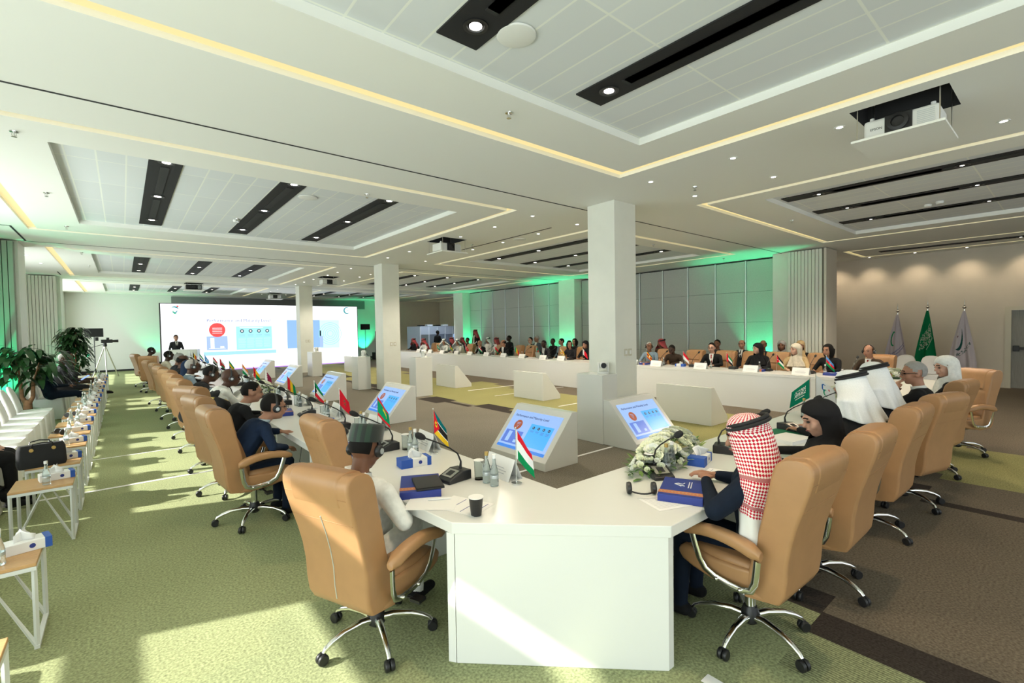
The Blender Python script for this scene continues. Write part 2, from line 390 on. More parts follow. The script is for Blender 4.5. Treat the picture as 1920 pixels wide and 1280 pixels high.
# bright lip of each tray on its right side is the tray's own upstand; dark strips with spotlights
def strip(x0, x1, y0, y1, z, ys_lamps, label, group='black light strips in the ceiling'):
    root = empty('spotlight_strip', ((x0+x1)/2, (y0+y1)/2, z), label=label, cat='ceiling light', group=group)
    hx, hy = (x1-x0)/2, (y1-y0)/2
    MB().box(-hx, hx, -hy, hy, -.012, 0).build('strip_panel', M['blackmat'], root, smooth=0)
    sl = MB()
    cuts = [-hy+.35]+[v-(y0+y1)/2 for v in ys_lamps]+[hy-.2]
    for a, b in zip(cuts[:-1], cuts[1:]):
        if b-a > .6: sl.box(-.045, .045, a+.2, b-.2, -.02, -.012)
    sl.build('air_slot', M['dark'], root, smooth=0)
    for yl in ys_lamps:
        yy = yl-(y0+y1)/2
        sp = MB().lathe([(.075, -.013), (.085, -.013), (.085, -.022), (.06, -.022), (.055, -.013)], 20, 0, Matrix.Translation((0, yy, 0))).build('spotlight', M['black'], root)
        MB().lathe([(.002, -.016), (.044, -.016), (.044, -.019), (.002, -.021)], 16, 0, Matrix.Translation((0, yy, 0))).build('lamp_disc', M['lampglow'], sp)
    return root
n = 0
for k, (t0, t1, c0, c1) in enumerate(BY):
    for i, x in enumerate((.30, 1.73, 3.14)):
        strip(x, x+.335, t0+.003, t1-.25, C+.074, [t0+.22, t0+2.0, t0+3.85] if k else [t1-.48, t1-2.6],
              f'black spotlight strip in the {names_bay[k]} left ceiling bay, {("left", "middle", "right")[i]} one of three')
    for i, x in enumerate((8.40, 9.83, 11.32)):
        strip(x, x+.30, t0+.15, t1+.05, C+.074, [t0+.6, t0+2.4, t0+4.1] if k else [t1-.45, t1-2.1],
              f'black spotlight strip in the {names_bay[k]} right ceiling bay, {("left", "middle", "right")[i]} one of three')
strip(16.35, 16.6, -1.0, 3.6, C-.001, [.9, -.6], 'thin black light strip inside the narrow cove before the flag wall')
# small recessed downlights
def downlight(x, y, label):
    root = empty('downlight', (x, y, C), label=label, cat='ceiling light', group='small round downlights')
    rm = MB().lathe([(.030, 0), (.030, -.004), (.048, -.006), (.050, 0)], 18).build('trim_ring', M['paint'], root)
    MB().lathe([(.001, -.001), (.029, -.001), (.029, -.003), (.001, -.003)], 16).build('lamp_disc', M['lampglow'], root)
aisle = [.5, 1.57, 2.65, 3.78, 6.2, 7.3, 8.5, 9.7, 10.84, 12.1, 14.8, 16.0, 17.0, 18.6, 19.8, 21.0, 24.0, 25.3, 27.2]
for x, sd in ((5.66, 'left'), (6.82, 'right')):
    for k, y in enumerate(aisle):
        if x < 6 and y in (.5, 9.7): continue
        downlight(x, y, f'small round downlight, {ORD[k]} along the {sd} row above the column line')
for k, y in enumerate((5.0, 4.1, 3.03, 1.95, .85)):
    downlight(17.62, y, f'small downlight washing the beige flag wall, {["farthest left", "second", "third", "fourth", "fifth"][k]} along the wall')
for k, (x, y) in enumerate(((-1.9, 14.9), (-1.75, 16.5), (-1.65, 18.1))):
    downlight(x, y, f'small downlight by the window side ceiling edge, {["nearest", "middle", "farthest"][k]} of three')
# round ceiling speaker grilles, sprinklers, detectors
for x, y, z, lab in ((2.19, 2.54, C+.07, 'round white speaker grille in the nearest tiled ceiling bay'), (2.25, 7.55, C+.07, 'round white speaker grille in the second tiled bay'), (2.3, 16.0, C+.07, 'round white speaker grille in the third tiled bay'), (6.9, 8.0, C, 'small round white speaker above the aisle by the column')):
    tag(MB().lathe([(.001, -.016), (.12, -.014), (.135, -.010), (.14, 0)], 26, 0, Matrix.Translation((x, y, z))).build('ceiling_speaker', M['paint']), lab, 'speaker')
for k, (px, py) in enumerate(((954, 211), (26, 246), (87, 361), (688, 364), (1303, 350), (1485, 413), (125, 424), (153, 473), (167, 498), (885, 458), (1225, 458), (1357, 484), (445, 410))):
    zc = C+.075 if k == 12 else C; p = at(px, py, zc)
    r = empty('sprinkler', (p.x, p.y, zc), label=f'small metal fire sprinkler under the ceiling, {ORD[min(k, 23)]} in the scatter of sprinklers', cat='sprinkler', group='fire sprinklers')
    MB().lathe([(.001, 0), (.035, 0), (.033, -.008), (.001, -.010)], 14).build('escutcheon', M['chrome'], r)
    MB().tube([(0, 0, -.01), (0, 0, -.05)], .006, 6).lathe([(.001, -.05), (.022, -.05), (.022, -.053), (.001, -.053)], 12).build('deflector', M['chrome'], r)
    MB().tube([(.012, 0, -.012), (.016, 0, -.035), (.004, 0, -.05)], .003, 5).tube([(-.012, 0, -.012), (-.016, 0, -.035), (-.004, 0, -.05)], .003, 5).build('yoke', M['steel'], r)
for k, (px, py, zz) in enumerate(((443, 412, C+.07), (1762, 377, C+.07), (1740, 383, C+.07))):
    p = at(px, py, zz)
    tag(MB().lathe([(.05, 0), (.055, -.02), (.045, -.045), (.001, -.05)], 18, 0, Matrix.Translation((p.x, p.y, zz))).build('smoke_detector', M['paint']), ('white smoke detector among the tiles of the second left bay', 'right one of two white detectors in the right tiled bay', 'left one of two white detectors in the right tiled bay')[k], 'smoke detector')
# folding wall tracks: thin dark grooves across the ceiling
for k, y in enumerate((5.36, 14.02, 22.5)):
    tag(MB().box(-1.7, 14.5, y-.012, y+.012, C-.004, C+.002).build(f'trim_{k+1}', M['dark'], smooth=0), kind='structure')
tag(MB().box(6.60, 6.63, 6.7, 9.9, C-.006, C+.001).build('trim_4', M['dark'], smooth=0), kind='structure')
tag(MB().box(-3.2, -1.5, 12.2, 12.23, C-.004, C+.002).box(-1.5, -1.47, 12.2, 13.95, C-.006, C+.001).box(-1.5, -1.47, 20.2, 21.2, C-.006, C+.001).build('trim_5', M['dark'], smooth=0), kind='structure')

# walls
def wall(name, m, *boxes):
    mb = MB()
    for b in boxes: mb.box(*b)
    return tag(mb.build(name, m, smooth=0), kind='structure')
wall('wall_back', M['paint'], (XL-.3, 14.0, YF, YF+.3, 0, C+.5))
wall('wall_back_right', M['wallbeige'], (14.0, XR+2, YF, YF+.3, 0, C+.5))
wall('wall_flag', M['wallbeige'], (XR, XR+.3, YN, .20, 0, C+.5), (XR, XR+.3, .20, 1.17, 2.08, C+.5), (XR, XR+.3, 1.17, 5.5, 0, C+.5))
wall('wall_right_far', M['wallbeige'], (XR, XR+.3, 5.5, YF, 0, C+.5))
wall('wall_corner', M['wallbeige'], (14.95, XR, 5.25, 5.45, 0, C+.1))
wall('wall_near', M['paint'], (-3.3, -2.6, YN-.3, YN, 0, C), (11, XR, YN-.3, YN, 0, C), (-2.6, 11, YN-.3, YN, 0, .3), (-2.6, 11, YN-.3, YN, 3.5, C))
# window side: piers, head and sill of the glazed wall, mullions and panes
def yz(mb, pts, x0=XL-.05, x1=XL):
    n = len(pts); mb.add([(x0, y, z) for y, z in pts]+[(x1, y, z) for y, z in pts], [tuple(range(n)), tuple(range(2*n-1, n-1, -1))]+[(i, i+n, (i+1) % n+n, (i+1) % n) for i in range(n)])
mb = MB(); mb.box(XL-.3, XL, 4.65, YF, 3.05, C+.4).box(XL-.3, XL, YN, YF, 0, .12)
zl = lambda y, o: 3.50+.277*(y-3.74)+o  # slanted slit added in the unseen window head to shape the sun band
yz(mb, [(YN, 2.75), (4.65, 2.75), (4.65, zl(4.65, -.10)), (2.2, zl(2.2, -.09)), (YN, 2.85)]); yz(mb, [(2.2, zl(2.2, .07)), (4.65, zl(4.65, .07)), (4.65, C+.4), (2.2, C+.4)]); yz(mb, [(YN, 2.85), (2.2, zl(2.2, -.09)), (2.2, C+.4), (YN, C+.4)])
for a, b in ((-4.8, -3.6), (4.65, 7.05), (12.0, 14.7), (18.4, 21.3), (28.8, 30)): mb.box(XL-.3, XL+.05, a, b, 0, C+.2)
tag(mb.build('wall_window_side', M['paint'], smooth=0), kind='structure')
wi = 0
for a, b in ((-3.6, 4.65), (7.05, 12.0), (14.7, 18.4), (21.3, 28.8)):
    wi += 1; fr = MB(); n = max(2, round((b-a)/1.45)); st = (b-a)/n
    for k in range(n+1): fr.box(XL-.2, XL-.08, a+k*st-.035, a+k*st+.035, .12, 3.05 if a > 5 else 2.75)
    fr.box(XL-.2, XL-.08, a, b, 2.02, 2.18)
    f = tag(fr.build(f'window_{wi}', M['alu'], smooth=0), kind='structure')
    pn = MB()
    for k in range(n): pn.box(XL-.15, XL-.14, a+k*st+.035, a+(k+1)*st-.035, .12, 2.75)
    pn.build('window_pane', M['winglass'], f, smooth=0)
for k, (x0, x1, y0, y1) in enumerate(((-2.65, -1.62, 14.1, 15.0), (-2.3, -1.55, 21.75, 22.6), (-2.98, -2.30, 12.35, 12.75), (-2.98, -2.0, 28.9, 29.98))):
    tag(MB().box(x0, x1, y0, y1, 0, C).build(f'column_window_side', M['column'], smooth=0), ('painted column right of the green lit folding panels', 'painted column right of the cream pleated panels', 'painted pier at the left picture edge', 'painted pier in the far left corner')[k], 'column', kind='structure')
for k, (x0, x1, y0, y1) in enumerate(((5.97, 6.52, 4.65, 5.2), (5.97, 6.52, 13.2, 13.75), (5.97, 6.52, 21.65, 22.2))):
    tag(MB().box(x0, x1, y0, y1, 0, C).build('column', M['column'], smooth=0, bevel=.006), kind='structure')
    sw = empty('light_switch', (x0+.31, y0-.001, 1.38), label=f'pair of beige wall switches on the {["nearest", "middle", "farthest"][k]} square column', cat='light switch', group='switch pairs on the columns')
    for dx in (-.055, .055):
        pl = MB().box(dx-.042, dx+.042, -.010, 0, -.058, .058).build('switch_plate', M['frame'], sw, smooth=0, bevel=.003)
        MB().box(dx-.022, dx+.022, -.015, -.009, -.03, .03).build('rocker', M['paint'], pl, smooth=0)
# right side piers and panelled partition
for k, (x0, x1, y0, y1) in enumerate(((14.35, 14.95, 5.15, 5.6), (14.40, 14.95, 13.3, 14.2), (14.35, 14.95, 21.5, 22.4))):
    tag(MB().box(x0, x1, y0, y1, 0, C).build('column_right', M['column'], smooth=0, bevel=.005), kind='structure')
def panelled(y0, y1, nm):
    n = round((y1-y0)/1.02); st = (y1-y0)/n; mb = MB()
    mb.box(14.86, 14.96, y0, y1, 0, C-.02, 2)
    for k in range(n):
        for z0, z1 in ((.02, .93), (.937, 1.86), (1.867, 2.79), (2.797, C-.05)):
            mb.box(14.83, 14.87, y0+k*st+.03, y0+(k+1)*st-.03, z0, z1, 0)
        mb.box(14.815, 14.86, y0+k*st-.02, y0+k*st+.02, 0, C-.03, 1)
    return tag(mb.build(nm, [M['greypanel'], M['alu'], M['dark']], smooth=0), kind='structure')
panelled(5.6, 13.3, 'wall_partition_near'); panelled(14.2, 21.5, 'wall_partition_far')
# folded stacks of wall panels
def stack(name, along, a, b, fix, depth, m, label, group=None, mm=None):
    root = empty(name, label=label, cat='folding wall', group=group)
    n = round((b-a)/.085)
    for k in range(n):
        u0 = a+(b-a)*k/n; u1 = a+(b-a)*(k+1)/n-.010
        mb = MB()
        if along == 'X': mb.box(u0, u1, fix, fix+depth, .02, C-.03)
        else: mb.box(fix, fix+depth, u0, u1, .02, C-.03)
        mb.build('folded_panel', m, root, smooth=0, bevel=.006)
    return root
stack('folding_wall_stack', 'Y', 4.30, 5.13, 14.12, .5, M['pleat'], 'pale folded partition panels stacked beside the right green lit pier')
tag(MB().box(14.64, 14.95, 4.22, 5.13, 0, C-.02).box(14.12, 14.95, 4.20, 4.26, 0, C-.02).build('partition_pocket', M['wallbeige'], smooth=0), 'brown panel end closing the stacked partition by the flag wall', 'wall panel')
stack('folding_wall_stack', 'X', -2.92, -1.66, 13.9, .18, M['pleatshade'], 'folded partition panels lit green behind the near potted tree', 'window side panel stacks')
stack('folding_wall_stack', 'X', -2.94, -1.62, 21.45, .25, M['pleat'], 'cream folded partition panels standing before the far column', 'window side panel stacks')
tag(MB().box(14.0, 14.02, 22.6, 29.9, 0, .1).build('baseboard_far', M['dark'], smooth=0), kind='structure')
tag(MB().box(XL, 14.0, YF-.03, YF, 0, .09).build('baseboard_back', M['dark'], smooth=0), kind='structure')
# dark band on the wall over the screen, shade put into a grey plate
tag(MB().box(2.0, 12.3, YF-.06, YF-.001, 3.2, 3.72).build('trim_6', mat('shaded_wall_band', (.22, .22, .22), .7), smooth=0), kind='structure')
# door in the flag wall
dr = tag(MB().box(XR+.05, XR+.10, .22, 1.15, .01, 2.06).build('door_1', M['door'], smooth=0), kind='structure')
MB().box(XR-.03, XR+.06, 1.13, 1.25, 0, 2.06).box(XR-.03, XR+.06, .10, .22, 0, 2.06).box(XR-.03, XR+.06, .10, 1.25, 2.061, 2.16).build('door_frame', M['frame'], dr, smooth=0)
MB().box(XR-.02, XR+.03, .35, 1.08, 1.02, 1.09).box(XR-.03, XR+.05, .98, 1.10, .98, 1.13).build('push_bar', M['black'], dr, smooth=0, bevel=.01)

# ------------------------------------------------------------------ screen wall
SY = 26.5
def zs(px, py): # picture point on the screen plane
    d = R_*((px-960)/F_PX) + U_*(-(py-640)/F_PX) + W_; t = SY/d.y
    return d.x*t, CAMH+d.z*t
big = empty('led_screen', (0, SY, 0), label='huge white LED wall screen showing the presentation slide', cat='screen')
X0, X1, Z0, Z1 = 1.36, 10.42, .03, 3.17
MB().box(X0-.04, X1+.04, .03, .35, 0, Z1+.03).build('cabinet', M['black'], big, smooth=0)
MB().box(X0, X1, 0, .028, Z0, Z1).build('display', M['screenwhite'], big, smooth=0)
MB().box(X0, X1, -.10, -.02, 0, .05).build('floor_glow_strip', M['w_violet'], big, smooth=0)
def srect(mb, px0, py0, px1, py1, m, d=.006):
    (xa, za), (xb, zb) = zs(px0, py0), zs(px1, py1)
    xc, zc = zs(px0, py1); xd, zd = zs(px1, py0)
    x0, x1 = (xa+xc)/2, (xb+xd)/2; z1, z0 = (za+zd)/2, (zb+zc)/2
    mb.box(x0, x1, -d, -.001, z0, z1, m); return x0, x1, z0, z1
def disc(mb, cx, cz, r, m, d=.012, rz=None, n=28):
    rz = rz or r
    mb.add([(cx+r*math.cos(2*PI*i/n), -d, cz+rz*math.sin(2*PI*i/n)) for i in range(n)], [tuple(range(n))], m)
def arc(mb, cx, cz, r, wd, a0, a1, m, d=.014, n=20, taper=True):
    vs = []
    for i in range(n+1):
        t = i/n; a = a0+(a1-a0)*t; h = wd*(math.sin(PI*t) if taper else 1)/2+.0005
        vs += [(cx+(r-h)*math.cos(a), -d, cz+(r-h)*math.sin(a)), (cx+(r+h)*math.cos(a), -d, cz+(r+h)*math.sin(a))]
    mb.add(vs, [(2*i, 2*i+2, 2*i+3, 2*i+1) for i in range(n)], m)
def text(s, size, loc, rot, m, parent, name='lettering', align='LEFT', ext=.0008, name_label=None):
    c = bpy.data.curves.new(name, 'FONT'); c.body = s; c.size = size; c.align_x = align; c.extrude = ext; c.materials.append(m)
    t_ = bpy.data.objects.new(name, c); COL.objects.link(t_); dg = bpy.context.evaluated_depsgraph_get(); dg.update()
    me = bpy.data.meshes.new_from_object(t_.evaluated_get(dg)); bpy.data.objects.remove(t_); bpy.data.curves.remove(c)
    me.materials.clear(); me.materials.append(m)
    o = link(name, me, parent); o.location = loc; o.rotation_euler = rot
    return o
sm = [M['w_peri'], M['w_cyan'], M['w_red'], M['w_line'], M['screenwhite'], M['s_black'], M['w_sky'], M['w_mint'], M['w_teal'], M['w_green']]
mb = MB()
a = srect(mb, 387.5, 630, 427, 656, 0); x0, x1, z0, z1 = a; W_s = x1-x0; H_s = z1-z0
mb.box(x0+.18*W_s, x0+.36*W_s, -.012, -.006, z0+.12*H_s, z0+.88*H_s, 4); mb.box(x0+.64*W_s, x0+.82*W_s, -.012, -.006, z0+.12*H_s, z0+.27*H_s, 4); mb.box(x0+.1*W_s, x1-.1*W_s, -.012, -.006, z0+.10*H_s, z0+.12*H_s, 4)
cx, cz = zs(407.3, 618.5); disc(mb, cx, cz, .34, 2, .008)
for dz in (.08, 0, -.08, -.16): mb.box(cx-.2, cx+.2, -.013, -.008, cz+dz, cz+dz+.018, 4)
x0, x1, z0, z1 = srect(mb, 443, 611.5, 510, 654.5, 1); Wb, Hb = x1-x0, z1-z0
for k in range(4):
    u = x0+Wb*(.16+.235*k); disc(mb, u, z1-.20*Hb, .085, 5, .010); disc(mb, u, z1-.20*Hb, .045, 4, .012)
    mb.box(u-.13, u+.13, -.010, -.006, z1-.36*Hb, z1-.345*Hb, 6); mb.box(u-.12, u+.12, -.010, -.006, z1-.42*Hb, z1-.405*Hb, 6)
    for q in range(9): mb.box(u-.17, u+.17-.02*(q % 3), -.010, -.006, z1-(.52+.048*q)*Hb, z1-(.508+.048*q)*Hb, 7)
mb.box(x0+.1*Wb, x1-.25*Wb, -.010, -.006, z1-.07*Hb, z1-.045*Hb, 4)
srect(mb, 382, 657.5, 518, 664, 3)
x0, x1, z0, z1 = srect(mb, 538.5, 600, 600, 652, 6); srect(mb, 600, 600, 636, 652, 7)
for k in range(5): arc(mb, x1+.55, (z0+z1)/2, .16+.11*k, .03, 0, 2*PI, 1, .010, 40, False)
# podium and little figure inside the camera window on the slide
mb.box(x1-.02, x1+.16, -.012, -.006, z0, z0+.62, 0); mb.box(x1-.02, x1+.05, -.013, -.006, z0+.62, z0+.92, 5)
mb.build('slide', sm, big, smooth=0)
mb = MB(); cx, cz = zs(328, 581)
arc(mb, cx-.02, cz-.03, .17, .06, .1*PI, .75*PI, 8); arc(mb, cx-.02, cz-.02, .10, .05, -.9*PI, .1*PI, 8); arc(mb, cx+.05, cz-.05, .12, .05, .9*PI, 1.6*PI, 9); disc(mb, cx+.10, cz+.17, .04, 2)
mb.build('ribbon_emblem', sm, big, smooth=0)
mb = MB(); cx, cz = zs(650.5, 582); arc(mb, cx, cz, .17, .07, .25*PI, 1.85*PI, 8); disc(mb, cx+.04, cz, .03, 6); mb.build('crescent_emblem', sm, big, smooth=0)
cx, cz = zs(387, 603.5)
text('Performance and Maturity Level', .215, (cx, -.012, cz), (PI/2, 0, 0), M['w_navy'], big, 'slide_title')
for (px, py, s, sz) in ((307, 592, 'ISLAMIC ORGANIZATION FOR FOOD SECURITY', .062), (634, 593.5, 'ORGANISATION OF ISLAMIC COOPERATION', .055)):
    cx, cz = zs(px, py); text(s, sz, (cx, -.012, cz), (PI/2, 0, 0), M['w_sky'], big, 'caption')

# ------------------------------------------------------------------ conference table (one piece per run)
T = .77
tt = empty('conference_table', (0, 0, 0), label='long white table loop with a chamfered near corner seating all delegates', cat='table')
ox, oy, ix, iy = 1.31, 1.32, 2.11, 2.12
MB().prism([(1.32, 2.12), (2.14, 1.325), (10.6, 1.325), (11.15, 1.9), (11.15, 22.0), (10.3, 22.0), (10.3, 2.55), (9.9, 2.12), (2.11, 2.12), (2.11, 22.0), (1.27, 22.0), (1.27, 2.6)], T-.062, T).build('tabletop', M['tabletop'], tt, smooth=0, bevel=.004)
MB().prism([(1.335, 2.12), (2.14, 1.34), (2.14, 1.40), (1.375, 2.15)], 0, T-.062).build('corner_panel', M['tabletop'], tt, smooth=0, bevel=.003)
MB().prism([(1.335, 2.125), (1.375, 2.155), (1.375, 2.2), (1.31, 2.16)], 0, T-.062).build('corner_leg', M['tabletop'], tt, smooth=0)
MB().prism([(2.145, 1.345), (2.19, 1.345), (2.19, 1.42), (2.145, 1.42)], 0, T-.062).build('corner_leg', M['tabletop'], tt, smooth=0)
MB().box(2.04, 2.10, 2.12, 22.0, .0, T-.062).build('front_panel', M['tabletop'], tt, smooth=0)
MB().box(2.10, 9.9, 2.05, 2.11, 0, T-.062).build('front_panel', M['tabletop'], tt, smooth=0)
MB().box(10.305, 10.36, 2.55, 22.0, 0, T-.062).build('front_panel', M['tabletop'], tt, smooth=0)
for y in np.arange(3.25, 22, 1.25): MB().box(1.30, 2.04, y-.03, y+.03, 0, T-.062).build('support_panel', M['tabletop'], tt, smooth=0)
for x in np.arange(3.3, 10, 1.25): MB().box(x-.03, x+.03, 1.35, 2.05, 0, T-.062).build('support_panel', M['tabletop'], tt, smooth=0)

# ------------------------------------------------------------------ executive chair (faces +X, origin on the floor under the column)
LE = M['leather']
BACK_PROF = [(.345, .06, .205, -.150, .02), (.352, .092, .226, -.162, .02), (.40, .104, .232, -.175, .02), (.48, .100, .234, -.190, .02), (.58, .090, .235, -.205, .02), (.68, .086, .236, -.226, .02), (.78, .088, .239, -.250, .02),
            (.88, .093, .243, -.278, .02), (.98, .098, .245, -.304, .02), (1.04, .099, .245, -.316, .02), (1.075, .094, .245, -.320, .02), (1.10, .082, .244, -.320, .02), (1.118, .062, .243, -.319, .02), (1.127, .036, .241, -.318, .016)]
def make_chair(detail=True):
    root = empty('executive_chair', label='tan leather executive chair', cat='chair')
    def back_ring(z, hx, hy, cx, r): return [(x, y, z+(-(x-cx))*.15) for x, y, _ in rr_ring(cx, 0, hx, hy, r, 0, 5 if detail else 3)]
    prof = BACK_PROF
    MB().loft([back_ring(z, hx, hy, cx, r) for z, hx, hy, cx, r in prof]).build('backrest', LE, root, smooth=50, wn=True)
    # head pad wrapping over the top
    prof = [(.88, .050, .175, -.238, .02), (.905, .090, .178, -.262, .02), (.96, .104, .180, -.297, .02), (1.04, .103, .180, -.316, .02), (1.078, .098, .180, -.320, .02), (1.106, .086, .179, -.320, .02), (1.125, .065, .178, -.319, .02), (1.134, .038, .176, -.318, .016)]
    MB().loft([back_ring(z, hx, hy, cx, r) for z, hx, hy, cx, r in prof]).build('head_pad', LE, root, smooth=50, wn=True)
    # stitched seam across the back of the shell
    for zz, cc, hh in ((.86, -.2725, .0920), (1.0, -.309, .0985)):
        MB().tube([(cc-hh, y, zz+hh*.15) for y in (-.225, 0, .225)], .0020, 5).build('seam', M['leather2'], root)
    # seat pan and cushion
    def seat_ring(x, z0, z1, hy, r):
        hz = (z1-z0)/2; return [(x, p[0], p[1]) for p in [(a, b) for a, b, _ in rr_ring(0, (z0+z1)/2, hy, hz, r, 0, 4)]]
    pr_ = [(-.20, .36, .46, .20, .02), (-.17, .345, .50, .228, .02), (-.05, .345, .49, .236, .02), (.10, .36, .49, .244, .025), (.22, .385, .502, .246, .03), (.285, .405, .50, .240, .03), (.315, .43, .475, .225, .02)]
    MB().loft([seat_ring(*a) for a in pr_]).build('seat', LE, root, smooth=50, wn=True)
    pr_ = [(-.15, .47, .50, .18, .02), (-.12, .46, .525, .215, .03), (.05, .46, .53, .225, .03), (.2, .47, .53, .222, .03), (.27, .46, .51, .20, .03), (.29, .465, .49, .17, .01)]
    MB().loft([seat_ring(*a) for a in pr_]).build('seat_cushion', M['leather2'], root, smooth=60)
    # loose lumbar cushion
    cu = MB(); 
    def pf(u, v):
        y = (u-.5)*.44; z = .50+v*.38; e = (max(0, 1-(2*u-1)**4)*max(0, 1-(2*v-1)**4))**.5
        return (-.100-.105*v+.06*e*(1-.3*v), y, z)
    def pb(u, v):
        y = (u-.5)*.44; z = .50+v*.38
        return (-.105-.105*v, y, z)
    cu.grid(pf, 10, 10).grid(lambda u, v: pb(1-u, v), 10, 10).build('lumbar_cushion', M['leather2'], root, smooth=60)
    for s in (-1, 1):
        pad = []
        for k in range(11 if detail else 6):
            t = k/(10 if detail else 5); x = -.20+.45*t; z = .585+.080*math.sin(PI*(.16+.70*t))+.012*t; q = .6 if k in (0, (10 if detail else 5)) else 1
            hw = .036*q; hz = .030*q+.006*(1-t)
            pad.append([(x, s*.305+a, z+b) for a, b, _ in rr_ring(0, 0, hw, hz, .02, 0, 3)])
        ar = MB().loft(pad).build('armrest', LE, root, smooth=60)
        MB().tube([(.185, s*.300, .615), (.165, s*.298, .55), (.145, s*.292, .485), (.115, s*.284, .435), (.06, s*.276, .405), (-.02, s*.274, .392), (-.09, s*.274, .392), (-.135, s*.278, .41), (-.158, s*.285, .46), (-.170, s*.293, .53), (-.178, s*.300, .59)],
                  .0185, 8, lat=(0, 1, 0), ratio=.36).ball((.05, s*.284, .403), .011).ball((-.08, s*.284, .394), .011).build('armrest_frame', M['chrome'], ar, smooth=60)
    MB().lathe([(.028, .17), (.028, .30), (.02, .30), (.02, .36)], 12).build('gas_lift', M['chrome'], root)
    hb = MB().lathe([(.03, .07), (.052, .09), (.052, .13), (.036, .17)], 14).build('base_hub', M['black'], root)
    MB().box(-.10, .10, -.09, .09, .325, .355).tube([(.02, -.1, .33), (.04, -.26, .315)], .008, 6).box(.02, .08, -.31, -.24, .305, .322).build('tilt_mechanism', M['black'], root, smooth=30)
    for k in range(5):
        a = 2*PI*k/5+.35; d = (math.cos(a), math.sin(a)); P = lambda r, z: (d[0]*r, d[1]*r, z)
        lg = MB().tube([P(.035, .115), P(.10, .125), P(.20, .118), P(.265, .098), P(.305, .078), P(.318, .062)], [.024, .022, .018, .016, .014, .012], 8).build('leg', M['chrome'], root, smooth=60)
        c = MB(); ta = Vector((-d[1], d[0], 0)); ca = Vector((d[0]*.325, d[1]*.325, .031))
        for sgn in (-1, 1):
            m4 = Matrix.Translation(ca+ta*sgn*.014) @ ta.to_track_quat('Z', 'Y').to_matrix().to_4x4()
            c.lathe([(.008, -.011), (.026, -.011), (.030, -.006), (.030, .006), (.026, .011), (.008, .011)], 12 if detail else 8, 0, m4)
        c.tube([P(.318, .035), P(.318, .066)], .009, 6).build('caster', M['black'], lg, smooth=40)
    return root
chair0 = make_chair()
chair_used = [False]
def place_chair(x, y, rz, label, scale=1.0, extra=None):
    if not chair_used[0]:
        chair_used[0] = True; c = chair0; c.location = (x, y, 0); c.rotation_euler = (0, 0, rz); c['label'] = label
    else: c = copy_tree(chair0, (x, y, 0), rz, label)
    c['group'] = 'tan executive chairs around the table'
    return c

# ------------------------------------------------------------------ people
def V3(*a): return Vector(a)
def capsule(mb, p0, p1, r0, r1, ratio=1.0, lat=None, n=12, cap=True):
    p0, p1 = Vector(p0), Vector(p1); d = (p1-p0); l = d.length or 1e-4; d = d/l
    pts, rs = [], []
    for k in (-80, -50, -25): pts.append(p0+d*r0*math.sin(math.radians(k))); rs.append(r0*math.cos(math.radians(k)))
    pts.append(p0); rs.append(r0); pts.append(p1); rs.append(r1)
    for k in (25, 50, 80): pts.append(p1+d*r1*math.sin(math.radians(k))); rs.append(r1*math.cos(math.radians(k)))
    a = Vector(lat) if lat is not None else (Vector((0, 1, 0)) if abs(d.y) < .9 else Vector((1, 0, 0)))
    a = (a-d*a.dot(d)).normalized(); b = d.cross(a)
    mb.loft([[p+a*math.cos(2*PI*i/n)*r*ratio+b*math.sin(2*PI*i/n)*r for i in range(n)] for p, r in zip(pts, rs)])
def ellip(mb, c, r, Mx, n=16):
    mb.ball((0, 0, 0), r, 0, n, Mx @ Matrix.Translation(Vector(c)))
POSE = {}
